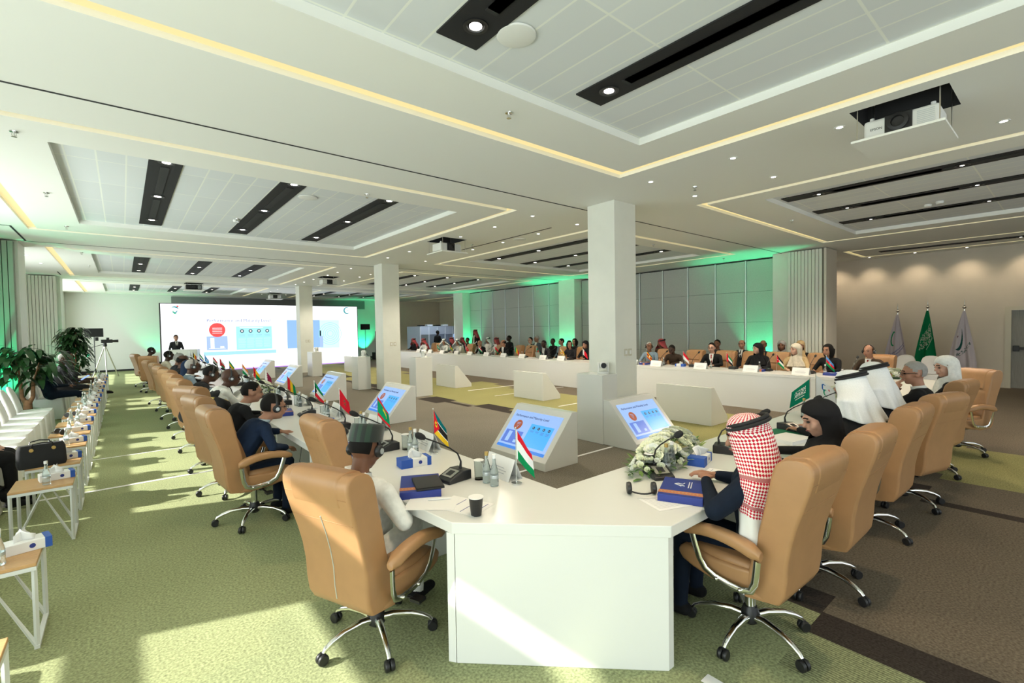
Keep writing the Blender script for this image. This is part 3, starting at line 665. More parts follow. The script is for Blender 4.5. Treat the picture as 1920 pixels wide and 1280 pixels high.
def pose_body(key, drop=0.0, seated=True, lean=.12, hunch=.0, head=(0, 0, 0), arms=None, bulk=1.0, vox=.016, spread=.12, foot=.42, feet_z=.0, robe=0):
    """one continuous body; returns mesh, head matrix, shoulder centre. slots: 0 skin 1 top 2 legs 3 shoes"""
    if key in POSE: return POSE[key]
    mb = MB(); prims = []
    def cap(tag_, p0, p1, r0, r1, ratio=1.0, lat=None):
        capsule(mb, p0, p1, r0, r1, ratio, lat); prims.append((tag_, Vector(p0), Vector(p1), r0, r1, ratio))
    hipz = (.56 if seated else .93)-drop
    H0 = V3(-.03, 0, hipz); up = V3(math.sin(lean), 0, math.cos(lean)); up2 = V3(math.sin(lean+hunch), 0, math.cos(lean+hunch))
    mid = H0+up*.24; S = mid+up2*.235; NB = S+up2*.05
    b = bulk
    cap(1, H0+up*.0, mid, .125*b, .115*b, 1.35, (0, 1, 0)); cap(1, mid, S-up2*.05, .118*b, .115*b, 1.42, (0, 1, 0))
    cap(1, S+V3(0, -.135, -.02), S+V3(0, .135, -.02), .073*b, .073*b)
    cap(1, H0+V3(0, -.06, -.01), H0+V3(0, .06, -.01), .12*b, .12*b)
    nk = V3(math.sin(lean+hunch+.1), 0, math.cos(lean+hunch+.1)); Hc = NB+nk*.165
    yaw, pit, rol = head
    RM = Matrix.Rotation(yaw, 4, 'Z') @ Matrix.Rotation(pit+(.0), 4, 'Y') @ Matrix.Rotation(rol, 4, 'X')
    RM = RM @ Matrix.Scale(1.09, 4); HM = Matrix.Translation(Hc) @ RM
    # head in its own frame, face to +X
    cap(0, S, Hc+RM @ V3(-.02, 0, -.06), .058, .052)
    hp = MB()
    ellip(mb, (-.012, 0, .022), (.098, .076, .094), HM); ellip(mb, (.018, 0, -.048), (.070, .056, .064), HM)
    ellip(mb, (.052, 0, -.088), (.030, .026, .022), HM, 10); ellip(mb, (.083, 0, .022), (.020, .052, .014), HM, 10)
    q0, q1 = HM @ V3(.088, 0, .008), HM @ V3(.106, 0, -.026); capsule(mb, q0, q1, .010, .015, 1.0)
    ellip(mb, (.084, 0, -.058), (.016, .028, .011), HM, 8)
    for s in (-1, 1):
        ellip(mb, (-.005, s*.078, -.012), (.020, .009, .031), HM, 10); ellip(mb, (.060, s*.040, -.030), (.026, .022, .026), HM, 8)
    prims.append((0, HM @ V3(0, 0, .04), HM @ V3(.01, 0, -.06), .10, .075, 1.0))
    arms = arms or {}
    for s, nm in ((1, 'L'), (-1, 'R')):
        sh = S+V3(0, s*.175*b, -.02)
        el, hd = arms.get(nm, ((S.x+.02, s*.25, S.z-.27), (.28, s*.12, .66 if seated else .86)))
        el, hd = Vector(el), Vector(hd)
        cap(1, sh, el, .054*b, .043*b); d = (hd-el).normalized(); wr = hd-d*.03; cap(1, el, wr-d*.03, .043*b, .033)
        cap(0, wr-d*.03, wr, .025, .023)
        # hand: palm, four fingers of different lengths, thumb leaving the side
        side = d.cross(V3(0, 0, 1)); side = side.normalized() if side.length > .1 else V3(0, 1, 0)
        nrm = side.cross(d).normalized(); pc = wr+d*.045
        cap(0, wr+d*.02, wr+d*.075, .015, .017, 2.2, side)
        for k, ln in enumerate((.062, .072, .068, .052)):
            off = side*(.027-.018*k)*s; f0 = wr+d*.088+off; f1 = f0+d*ln*.5-nrm*.010; f2 = f1+d*ln*.35-nrm*.022
            cap(0, f0, f1, .0092, .0086); cap(0, f1, f2, .0086, .0076)
        t0 = wr+d*.035+side*s*.030; t1 = t0+d*.035+side*s*.022-nrm*.008; cap(0, t0, t1, .0115, .010); cap(0, t1, t1+d*.026-nrm*.008, .010, .0085)
    for s in (-1, 1):
        if seated:
            kn = V3(.40, s*spread, .53); an = V3(foot, s*spread*1.05, .10+feet_z)
            cap(2, V3(-.03, s*.09, .545-drop), kn, .088*b, .062); cap(2, kn, an, .060, .042)
        else:
            kn = V3(.02, s*.10, .50); an = V3(-.01, s*.11, .09)
            cap(2, V3(-.01, s*.085, .90), kn, .088*b, .060); cap(2, kn, an, .058, .042)
        cap(3, an+V3(-.03, 0, -.045), an+V3(.15, 0, -.058), .038, .030, 1.25, (0, 1, 0))
    if robe:
        for k in range(5):
            f = k/4; cap(2, V3(-.05+.0*f, -.16+.08*k, .44), V3(foot+.0, -.18+.09*k, .12), .06, .05)
        cap(2, V3(-.04, -.12, .55), V3(.38, -.12, .54), .09, .08); cap(2, V3(-.04, .12, .55), V3(.38, .12, .54), .09, .08); cap(2, V3(-.04, 0, .55), V3(.38, 0, .54), .09, .08)
    me = mb.mesh('body_src', [M['paint']], 0); tmp = bpy.data.objects.new('body_src', me); COL.objects.link(tmp)
    md = tmp.modifiers.new('r', 'REMESH'); md.mode = 'VOXEL'; md.voxel_size = vox; md.use_smooth_shade = True
    ms = tmp.modifiers.new('s', 'SMOOTH'); ms.factor = .5; ms.iterations = 3 if vox < .012 else 2
    dg = bpy.context.evaluated_depsgraph_get(); dg.update()
    out = bpy.data.meshes.new_from_object(tmp.evaluated_get(dg)); out.name = 'body'
    bpy.data.objects.remove(tmp); bpy.data.meshes.remove(me)
    nf = len(out.polygons); cen = np.empty(nf*3); out.polygons.foreach_get('center', cen); cen = cen.reshape(-1, 3)
    best = np.full(nf, 1e9); idx = np.zeros(nf, int)
    for tg, p0, p1, r0, r1, ra in prims:
        p0 = np.array(p0); p1 = np.array(p1); d = p1-p0; l2 = max(d @ d, 1e-9)
        v = cen-p0; t = np.clip((v @ d)/l2, 0, 1); o = v-np.outer(t, d)
        if ra != 1.0: o = o*np.array([1, 1/ra, 1])
        ds = np.sqrt((o**2).sum(1))-(r0+(r1-r0)*t)
        if tg == 0: ds = ds+.002
        k = ds < best; best[k] = ds[k]; idx[k] = tg
    zlim = (NB+nk*.02).z
    out.materials.clear()
    for _ in range(4): out.materials.append(M['paint'])
    out.polygons.foreach_set('material_index', idx.tolist()); out.polygons.foreach_set('use_smooth', [True]*nf); out.update()
    POSE[key] = (out, HM, S, lean+hunch)
    return POSE[key]
def put_hm(o, HM): o.matrix_local = HM
SH = {}
def shared(key, fn):
    if key not in SH: SH[key] = fn()
    return SH[key]
def hair_mesh(kind):
    mb = MB(); nu, nv = 32, 20
    def keep(d):
        ph = abs(math.atan2(d.y, d.x)); z = d.z
        if kind == 'bald': return ph > 1.25 and -.45 < z < .30+.25*max(0, ph-2.0)
        if kind == 'long': return (ph > .85 or z > .62)
        lo = .66+.04*math.cos(ph*4) if ph < .75 else (.62-(ph-.75)*1.1 if ph < 1.35 else (-.22 if ph < 1.6 else (.10 if ph < 1.95 else -.58)))
        return z > lo
    def pt(d, s): return V3(-.012+d.x*.098*s, d.y*.076*s, .022+d.z*.094*s)
    vs = {}; s1 = {'short': 1.055, 'buzz': 1.022, 'bald': 1.02, 'long': 1.12, 'full': 1.12}[kind]
    def vid(i, j, out):
        k = (i % nu, j, out)
        if k not in vs:
            a = 2*PI*i/nu; b = -PI/2+PI*j/nv; d = V3(math.cos(b)*math.cos(a), math.cos(b)*math.sin(a), math.sin(b))
            p = pt(d, (s1+.008*math.sin(7*a+3*b)) if out else .96)
            if kind == 'long' and d.z < .1 and out: p = V3(p.x-.02, p.y*1.15, p.z-.10*(.1-d.z))
            vs[k] = len(mb.v); mb.v.append(tuple(p))
        return vs[k]
    K = set()
    for i in range(nu):
        for j in range(nv):
            a = 2*PI*(i+.5)/nu; b = -PI/2+PI*(j+.5)/nv
            if keep(V3(math.cos(b)*math.cos(a), math.cos(b)*math.sin(a), math.sin(b))): K.add((i, j))
    for i, j in K:
        mb.add([], []); mb.f.append((vid(i, j, 1), vid(i+1, j, 1), vid(i+1, j+1, 1), vid(i, j+1, 1))); mb.m.append(0); mb.c.append(None)
        for (di, dj, e) in ((-1, 0, ((i, j+1), (i, j))), (1, 0, ((i+1, j), (i+1, j+1))), (0, -1, ((i, j), (i+1, j))), (0, 1, ((i+1, j+1), (i, j+1)))):
            if ((i+di) % nu, j+dj) not in K and 0 <= j+dj < nv:
                (a0, b0), (a1, b1) = e; mb.f.append((vid(a0, b0, 1), vid(a0, b0, 0), vid(a1, b1, 0), vid(a1, b1, 1))); mb.m.append(0); mb.c.append(None)
    return mb.mesh('hair', [CL['hairblack']], 80)
def face_parts(body, HM):
    for sg in (-1, 1):
        o = link('eye', shared(('eye', sg), lambda: MB().ball((.082, sg*.031, .004), (.010, .014, .007), 0, 8).mesh('eye', [M['eye']], 60)), body); put_hm(o, HM)
        o = link('eyebrow', shared(('brow', sg), lambda: MB().tube([(.096, sg*.015, .030), (.094, sg*.032, .034), (.082, sg*.050, .028)], .0045, 5).mesh('eyebrow', [CL['hairblack']], 60)), body); put_hm(o, HM)
    me = shared('lips', lambda: MB().tube([(.088, -.022, -.057), (.099, 0, -.055), (.088, .022, -.057)], [.003, .006, .003], 6).mesh('lips', [M['lip']], 60))
    o = link('lips', me, body); put_hm(o, HM)
def headphones(body, HM):
    def mk():
        mb = MB(); pts = [(-.005, .088*math.cos(a)*1.03, .118*math.sin(a)+.0) for a in [PI*k/14 for k in range(15)]]
        mb.tube(pts, .006, 6, 0, lat=(1, 0, 0), ratio=1.8)
        for s in (-1, 1):
            m4 = Matrix.Translation((-.004, s*.090, -.010)) @ Matrix.Rotation(PI/2*-s, 4, 'X')
            mb.lathe([(.004, -.012), (.030, -.012), (.035, -.004), (.034, .008), (.026, .016), (.004, .018)], 18, 0, m4); mb.lathe([(.001, .0165), (.016, .0165), (.016, .021), (.001, .022)], 14, 1, m4)
        return mb.mesh('headphones', [M['black'], M['alu']], 40)
    o = link('headphones', shared('hp', mk), body); put_hm(o, HM)
def glasses(body, HM):
    def mk():
        mb = MB()
        for s in (-1, 1):
            mb.tube([(.104, s*.034+.024*math.cos(2*PI*k/12), .004+.017*math.sin(2*PI*k/12)) for k in range(13)], .0022, 5)
            mb.tube([(.103, s*.058, .008), (.02, s*.083, .006), (-.01, s*.084, -.002)], .0025, 5)
        mb.tube([(.106, -.010, .006), (.108, 0, .009), (.106, .010, .006)], .0022, 5)
        return mb.mesh('glasses', [M['black']], 60)
    o = link('glasses', shared('gl', mk), body); put_hm(o, HM)
def drape(body, HM, S, kind, m, name, length=.40, seed=1, spreadw=1.0, back=1.0):
    """head cloth from crown to shoulders. kind 'ghutra' leaves the face and chest open, 'hijab' closes under the chin"""
    nu, nv = (56, 30); rnd = random.Random(seed); ph1, ph2 = rnd.uniform(0, 6), rnd.uniform(0, 6)
    Hc = HM.translation; Rm = HM.to_3x3(); vs = []; uv = []
    front = Rm @ V3(1, 0, 0); yaw = math.atan2(front.y, front.x)
    for j in range(nv+1):
        t = j/nv
        for i in range(nu+1):
            s = i/nu
            if t <= .34:        # crown cap in head frame
                k = t/.34; el = PI/2*(1-k*.92)
                a = 2*PI*s
                if kind == 'ghutra': open_ = 0
                p = V3(-.012+.112*math.cos(el)*math.cos(a), .092*math.cos(el)*math.sin(a), .022+.108*math.sin(el))
                # keep brow clear: raise front rim
                f = max(0, math.cos(a))**2*k
                p.z += .028*f; p.x -= .006*f
                P = Hc+Rm @ p
                if k > .6: P_edge = P
                vs.append(P)
            else:
                k = (t-.34)/.66
                if kind == 'ghutra': op = math.radians(min(62, 20+110*k)) if k > 0 else 0
                else: op = math.radians(62)*(1 if k < .30 else max(0, 1-(k-.30)/.12)) if k > .02 else math.radians(30)
                a = op+(2*PI-2*op)*s
                c, sn = math.cos(a), math.sin(a)
                if kind == 'ghutra':
                    rx = .112+(.125 if c < 0 else .04)*k*back; ry = .092+.160*min(1, k/.42)**1.5*spreadw; zz = .028-length*(k**1.0)*(1+.22*max(0, -c))
                    fold = (.020*math.sin(7*a+ph1+2*k)+.009*math.sin(15*a+ph2-3*k))*k*min(1, .4+k)
                else:
                    q = min(1, k/.42); rx = .112-.02*math.sin(q*PI)*(c > 0)+(.07*max(0, k-.42)/.58); ry = .094+.0*q+.13*max(0, k-.40)/.6
                    zz = .028-length*k; fold = .008*max(0, k-.3)*math.sin(7*a+ph1)*1.6+.004*math.sin(13*a+ph2)*k
                p = V3(-.012+(rx+fold)*c, (ry+fold)*sn, 0)
                # blend from the head's frame into an upright frame as the cloth falls
                hd = Hc+Rm @ V3(p.x, p.y, zz)
                rot = Matrix.Rotation(yaw*max(0, 1-k*.8), 3, 'Z')
                ctr = Hc.lerp(S, min(1, k*1.1)); ctr = V3(ctr.x, ctr.y, 0)
                wd = ctr+rot @ V3(p.x, p.y, 0); wd.z = Hc.z+zz
                f = min(1, k*1.6); vs.append(hd.lerp(wd, f))
            uv.append((s*1.15*(.35+.65*t), t))
    mb = MB(); mb.v = [tuple(v) for v in vs]
    for j in range(nv):
        for i in range(nu):
            if kind == 'hijab' and False: continue
            a = j*(nu+1)+i; mb.f.append((a, a+1, a+nu+2, a+nu+1)); mb.m.append(0); mb.c.append(None)
    me = mb.mesh(name, [m], 80); ul = me.uv_layers.new(name='UVMap')
    for l, lp in enumerate(me.loops): ul.data[l].uv = uv[lp.vertex_index]
    o = link(name, me, body); md = o.modifiers.new('solid', 'SOLIDIFY'); md.thickness = .005; md.offset = 1
    return o
def agal(body, HM, m='black'):
    def mk():
        mb = MB()
        for z, r in ((.072, .905), (.090, .84)):
            n = 30; pts = [(-.018+.118*r*math.cos(2*PI*k/n), .098*r*math.sin(2*PI*k/n), z-.018*math.cos(2*PI*k/n)) for k in range(n+1)]
            mb.tube(pts, .0105, 8)
        return mb.mesh('head_cord', [M['blackmat']], 60)
    o = link('head_cord', shared('agal', mk), body); put_hm(o, HM)
def suit_front(body, S, ang, tie, shirt=None):
    """white shirt V, tie and dark lapels lying on the chest"""
    up = V3(math.sin(ang), 0, math.cos(ang)); fw = V3(math.cos(ang), 0, -math.sin(ang)); o0 = S+fw*.112
    mb = MB()
    def q(y, z, o=0): p = o0+up*z+fw*o; return (p.x, y, p.z)
    # placed slightly proud of the body
    mb.add([q(-.055, .075, -.045), q(.055, .075, -.045), q(.045, -.04, .006), q(0, -.24, .018), q(-.045, -.04, .006)], [(0, 4, 3, 2, 1)], 0)
    b = mb.build('shirt_front', shirt or CL['white'], body, smooth=0, solid=.006)
    if tie:
        MB().add([q(-.014, .055, -.030), q(.014, .055, -.030), q(.011, .02, -.004), q(.024, -.20, .026), q(0, -.23, .026), q(-.024, -.20, .026), q(-.011, .02, -.004)], [(0, 6, 5, 4, 3, 2, 1)]).build('tie', CL[tie], b, smooth=0, solid=.008)
def collar(body, S, ang, m):
    up = V3(math.sin(ang+.1), 0, math.cos(ang+.1)); pts = []
    rings = []
    for h, r in ((.035, .066), (.075, .060)):
        c = S+up*h; rings.append([(c.x+r*math.cos(2*PI*k/18), c.y+r*math.sin(2*PI*k/18), c.z-.012*math.cos(2*PI*k/18)) for k in range(18)])
    MB().loft(rings, caps=False).build('shirt_collar', m, body, smooth=80, solid=.008)
def hat_kufi(body, HM):
    mb = MB(); n = 28; rings = []
    for r, z in ((1.02, .035), (1.04, .05), (1.02, .118), (.985, .130), (.93, .134), (.02, .126)):
        rings.append([(-.014+.100*r*math.cos(2*PI*i/n), .084*r*math.sin(2*PI*i/n), z+(.0 if r < .5 else 0)-.012*math.cos(2*PI*i/n)*(-1)) for i in range(n)])
    m = mat('dark_green_velvet_hat', (.004, .03, .012), .7, sheen=.3)
    b = m.node_tree.nodes['Principled BSDF']; tc = N(m, 'ShaderNodeTexCoord'); wv = N(m, 'ShaderNodeTexWave'); wv.wave_type = 'BANDS'; wv.bands_direction = 'Y'; wv.inputs['Scale'].default_value = 8
    rp = N(m, 'ShaderNodeValToRGB'); rp.color_ramp.elements[0].color = (.001, .008, .004, 1); rp.color_ramp.elements[1].color = (.004, .028, .012, 1); rp.color_ramp.elements[0].position = .45; rp.color_ramp.elements[1].position = .55
    L(m, tc.outputs['Object'], wv.inputs['Vector']); L(m, wv.outputs['Fac'], rp.inputs[0]); L(m, rp.outputs[0], b.inputs['Base Color'])
    o = mb.loft(rings).build('hat', m, body, smooth=50); put_hm(o, HM)
def cloak(body, S, ang, m, trim=None, bulk=1.0, low=.50):
    """open robe over the shoulders with a gold edge"""
    rings = []; n = 40; up = V3(math.sin(ang), 0, math.cos(ang))
    rows = [(.055, .075, .085), (.03, .10, .15), (-.02, .135, .225), (-.10, .16, .265), (-.25, .175, .29), (-.42, .185, .30), (-.50, .19, .30)]
    for h, rx, ry in rows:
        c = S+up*h*(1 if h > -.2 else 1); rings.append([(c.x-.01+rx*bulk*(1+.03*math.sin(5*a*2))*math.cos(a), ry*bulk*math.sin(a)*(1+.02*math.sin(9*a)), max(c.z, low)) for a in [math.radians(38)+(2*PI-math.radians(76))*i/(n-1) for i in range(n)]])
    o = MB().loft(rings, caps=False, closed=False).build('cloak', m, body, smooth=80, solid=.012)
    if trim:
        for e in (0, n-1):
            MB().tube([Vector(r[e])+V3(.006, 0, .004) for r in rings], .008, 6).build('gold_edge', trim, o, smooth=80)
        # embroidered back yoke
        MB().loft([[Vector(r[i])*1.0+V3(-.014, -.004, .006) for i in range(n//2+1, n//2+10)] for r in rings[1:5]], caps=False, closed=False).build('gold_yoke', trim, o, smooth=80, solid=.004)
    return o
NP = [0]
def person(x, y, rz, label, pose='P1', skin='dark', top='black', legs='black', shoes='black', hair=None, haircol='hairblack', cover=None, covermat=None, tie=None, suit=False, phones=False, glass=False, robe=None, trim=None, z=0, coll=None, face=True, length=.40, seed=None, spreadw=1.0, back=1.0):
    if z < 0: me, HM, S, ang = pose_body(f'{pose}{z:.2f}', **dict(POSES[pose], drop=-z)); z = 0
    else: me, HM, S, ang = pose_body(pose, **POSES[pose])
    body = link('person', me); body.location = (x, y, z); body.rotation_euler = (0, 0, rz); tag(body, label, 'person')
    for i, m in enumerate((SK[skin], CL[top], CL[legs], CL[shoes])):
        body.material_slots[i].link = 'OBJECT'; body.material_slots[i].material = m
    NP[0] += 1; seed = seed or NP[0]
    if face: face_parts(body, HM)
    if hair:
        o = link('hair', shared('hair_'+hair, lambda: hair_mesh(hair)), body); put_hm(o, HM)
        o.material_slots[0].link = 'OBJECT'; o.material_slots[0].material = CL[haircol]
    if cover == 'ghutra':
        drape(body, HM, S, 'ghutra', covermat or M['ghutra_white'], 'headscarf', length, seed, spreadw, back); agal(body, HM)
    elif cover == 'ghutra_noband': drape(body, HM, S, 'ghutra', covermat or M['ghutra_white'], 'headscarf', length, seed, spreadw, back)
    elif cover == 'hijab': drape(body, HM, S, 'hijab', covermat or CL['black'], 'headscarf', length, seed)
    elif cover == 'kufi': hat_kufi(body, HM)
    if suit: suit_front(body, S, ang, tie)
    if coll: collar(body, S, ang, CL[coll])
    if phones: headphones(body, HM)
    if glass: glasses(body, HM)
    if robe: cloak(body, S, ang, robe, trim)
    return body
TBL = lambda dx=.0: {'L': ((.17, .25, .82), (.42, .11, .815)), 'R': ((.17, -.25, .82), (.42, -.11, .815))}
FV = .018
POSES = {
 'write': dict(lean=.30, hunch=.25, head=(0, .30, 0), arms=TBL(), vox=FV),
 'table': dict(lean=.14, hunch=.10, head=(0, .08, 0), arms=TBL(), vox=FV),
 'table_left': dict(lean=.14, hunch=.10, head=(.75, .05, 0), arms=TBL(), vox=FV),
 'table_right': dict(lean=.14, hunch=.10, head=(-.75, .05, 0), arms=TBL(), vox=FV),
 'upright': dict(lean=-.02, hunch=.08, head=(.1, .02, 0), vox=FV),
 'upright_right': dict(lean=-.02, hunch=.08, head=(-.55, .02, 0), vox=FV),
 'chin': dict(lean=.22, hunch=.18, head=(.2, .05, 0), arms={'L': ((.30, .16, .83), (.36, .03, 1.02)), 'R': ((.17, -.25, .82), (.40, -.08, .815))}, vox=FV),
 'stand': dict(seated=False, lean=0, hunch=.03, head=(0, .08, 0), arms={'L': ((.0, .25, 1.12), (.16, .16, .98)), 'R': ((.0, -.25, 1.12), (.16, -.16, .98))}, vox=FV),
}

# near poses, finer surfaces
NV = .0085
POSES.update({
 'bowed': dict(lean=-.02, hunch=.30, head=(.12, .34, .0), arms={'L': ((.15, .27, .78), (.36, .10, .70)), 'R': ((.06, -.31, .70), (.30, -.16, .66))}, vox=NV, bulk=1.14),
 'lean_navy': dict(lean=.30, hunch=.36, head=(.0, .12, 0), arms={'L': ((.25, .27, .80), (.46, .12, .78)), 'R': ((.22, -.27, .73), (.42, -.10, .66))}, vox=NV, foot=.38),
 'lean_black': dict(lean=.22, hunch=.30, head=(-.1, .10, 0), arms=TBL(), vox=.012),
 'robe_table': dict(lean=.28, hunch=.22, head=(-.1, .05, 0), arms={'L': ((.27, .20, .84), (.42, .04, 1.0)), 'R': ((.27, -.20, .84), (.44, -.03, .98))}, vox=.012, bulk=1.12, robe=1),
 'scarf_near': dict(lean=.04, hunch=.12, head=(.25, .20, 0), arms={'L': ((.13, .36, .80), (.34, -.08, .83)), 'R': ((.14, -.30, .79), (.36, -.20, .82))}, vox=NV, bulk=1.24),
 'woman_near': dict(lean=-.02, hunch=.14, head=(.5, .30, 0), arms=TBL(), vox=.010, bulk=.88, robe=1),
 'robe_near': dict(lean=-.02, hunch=.12, head=(.1, .12, 0), arms=TBL(), vox=.012, bulk=1.1, robe=1),
 'hand_face': dict(lean=.06, hunch=.14, head=(.45, .10, 0), arms={'L': ((.30, .16, .84), (.235, .09, 1.06)), 'R': ((.30, -.16, .84), (.25, .02, 1.03))}, vox=.010),
 'woman_white': dict(lean=-.02, hunch=.10, head=(.55, .15, 0), arms=TBL(), vox=.012, bulk=.86, robe=1),
 'gown': dict(lean=-.02, hunch=.12, head=(-.2, .15, 0), vox=.014, robe=1, bulk=.95),
 'legs_crossed': dict(lean=-.28, hunch=.20, head=(-.2, .20, 0), arms={'L': ((.0, .26, .74), (.24, .12, .70)), 'R': ((.0, -.26, .74), (.26, -.10, .72))}, vox=.014, foot=.62, feet_z=.12),
 'tablet': dict(lean=-.10, hunch=.25, head=(-.2, .45, 0), arms={'L': ((.05, .25, .74), (.30, .08, .72)), 'R': ((.05, -.25, .74), (.30, -.10, .70))}, vox=.014),
})

# ------------------------------------------------------------------ left row of the table: chairs, then people
LROW = [(1.10, 2.62, 22), (1.50, 3.80, 2), (.93, 5.05, 5), (.92, 6.15, 12), (.94, 7.30, 24), (.94, 8.60, 14), (.94, 9.80, 12), (.94, 10.95, 14), (.90, 12.2, 10), (.88, 13.6, 8), (.80, 15.1, 12), (.70, 18.4, 70), (.62, 20.6, 15)]
LCH = ['tan executive chair nearest on the left, sunlit band across its back', 'empty tan chair tucked at the table behind the man in the green hat', 'tan chair of the man in the navy jacket with headphones',
       'tan chair behind the man in the black suit, left of the navy jacket', 'tan chair with a black gold edged robe before it', 'tan chair behind the white robed man', 'tan chair behind the dark suited man bending his head', 'tan chair behind the man in the blue grey jacket',
       'tan chair behind the woman in the navy headscarf', 'tan chair farther up the left row, next after the woman in navy', 'tan chair third from the far end of the left row', 'tan chair turned with its broad back to the camera, near the far end', 'tan chair at the far end of the left row']
for (x, y, a), lb in zip(LROW, LCH): place_chair(x, y, math.radians(a), lb)
def seat(row, k, dx=0.0): x, y, a = row[k]; a = math.radians(a); return x+dx*math.cos(a), y+dx*math.sin(a), a
person(1.02, 2.705, math.radians(26), 'seated man in a dark green hat and white robe wearing headphones, nearest on the left', 'bowed', 'brown', 'white', 'white', cover='kufi', phones=True, coll='white', z=-.14, hair='buzz')
person(.80, 5.02, math.radians(6), 'seated man in a navy jacket and glasses with black headphones leaning forward', 'lean_navy', 'tan', 'navy', 'darknavy', hair='short', phones=True, glass=True, coll='lightblue', z=-.07)
person(.90, 6.2, math.radians(5), 'seated balding man in a black suit behind the navy jacketed man', 'lean_black', 'tan', 'black', 'black', hair='buzz', coll='white', z=-.08)
person(.88, 7.5, .1, 'bald man in a white robe with black trim and headphones, hands clasped', 'robe_table', 'dark', 'white', 'white', phones=True, robe=CL['white'], trim=CL['black'])
person(.76, 8.6, .1, 'dark suited man with headphones bending his bare head, behind the white robe', 'write', 'dark', 'charcoal', 'black', phones=True, hair='buzz')
person(.80, 9.8, .1, 'man in a blue grey jacket with glasses and white headphones', 'table', 'dark', 'bluegrey', 'black', hair='buzz', haircol='hairgrey', phones=True, glass=True, coll='white')
person(.82, 10.6, .1, 'woman in a navy headscarf on the left row', 'table', 'dark', 'navy', 'navy', cover='hijab', covermat=CL['navy'], phones=True, z=-.06)
person(.82, 11.7, .1, 'bald man just beyond the navy headscarf on the left row', 'table', 'dark', 'black', 'black', hair='bald')
person(.86, 13.0, 0, 'grey haired man far up the left row', 'table', 'brown', 'charcoal', 'black', hair='short', haircol='hairgrey')
person(.80, 15.2, .1, 'man in a pale striped robe with headphones near the lectern', 'table', 'deep', 'cream', 'cream', hair='buzz', phones=True)
person(.62, 20.0, .1, 'man with headphones in the last chair of the left row', 'table', 'deep', 'black', 'black', hair='buzz', phones=True)
# black robe hung over a chair
rb = empty('draped_robe', (1.06, 6.86, 0), .25, 'black robe with a yellow gold edge draped over a chair of the left row', 'robe')
n = 26; rings = []
for z, rx, ry in ((.985, .05, .10), (.965, .085, .20), (.90, .10, .26), (.75, .115, .28), (.55, .125, .285)):
    rings.append([(-.16+rx*math.cos(2*PI*i/n)*(1+.06*math.sin(6*PI*i/n)), ry*math.sin(2*PI*i/n), z-.03*math.cos(2*PI*i/n)) for i in range(n)])
MB().loft(rings, caps=False).build('robe_cloth', CL['black'], rb, smooth=80, solid=.008)
MB().tube([Vector(r[0])+Vector((.008, 0, .004)) for r in rings], .012, 6).tube([Vector(p)+Vector((0, 0, .006)) for p in rings[1][:15]], .011, 6).build('gold_edge', mat('yellow_gold_edge', (.65, .50, .12), .6), rb, smooth=80)

# ------------------------------------------------------------------ right row
RROW = [(2.76, 1.20, 88), (3.66, 1.16, 90), (4.92, 1.17, 88), (5.95, 1.10, 74), (7.35, 1.15, 82), (8.80, 1.05, 150)]
RCH = ['tan executive chair nearest on the right, chrome armrest facing the camera', 'tan chair next behind the red checked headscarf', 'tan chair of the man in the black gold trimmed cloak', 'tall tan chair behind the grey haired man in the black suit',
       'tan chair behind the woman in the white headscarf', 'empty tan chair turned sideways at the right edge of the picture']
for (x, y, a), lb in zip(RROW, RCH): place_chair(x, y, math.radians(a), lb)
person(2.80, 1.16, math.radians(98), 'seated man in a red checked headscarf and dark navy robe, nearest on the right', 'scarf_near', 'tan', 'darknavy', 'darknavy', cover='ghutra', covermat=M['ghutra_red'], length=.50, spreadw=1.35, back=.70, seed=3, z=-.10)
person(3.80, 1.13, math.radians(98), 'seated woman in a black headscarf, face turned down to her papers', 'woman_near', 'light', 'black', 'black', cover='hijab', z=-.12)
person(4.90, 1.25, math.radians(86), 'man in a white headscarf and black cloak with gold trim, second from the red headscarf', 'robe_near', 'tan', 'black', 'black', cover='ghutra', robe=CL['black'], trim=M['goldcloth'], length=.27, back=.75, spreadw=1.2, seed=5)
person(5.75, 1.28, math.radians(88), 'man in a white headscarf and black gold edged cloak beyond the first one', 'robe_near', 'tan', 'black', 'black', cover='ghutra', robe=CL['black'], trim=M['goldcloth'], length=.27, back=.75, spreadw=1.2, seed=8, z=.02)
person(6.66, 1.06, math.radians(92), 'grey haired man in glasses and black suit holding his hand to his mouth', 'hand_face', 'tan', 'black', 'black', hair='short', haircol='hairgrey', glass=True, coll='white')
person(7.65, 1.0, math.radians(95), 'woman in a white headscarf with auburn hair showing, right end of the row', 'woman_white', 'light', 'black', 'maroon', cover='hijab', covermat=CL['white'], hair='full', haircol='hairbrown')

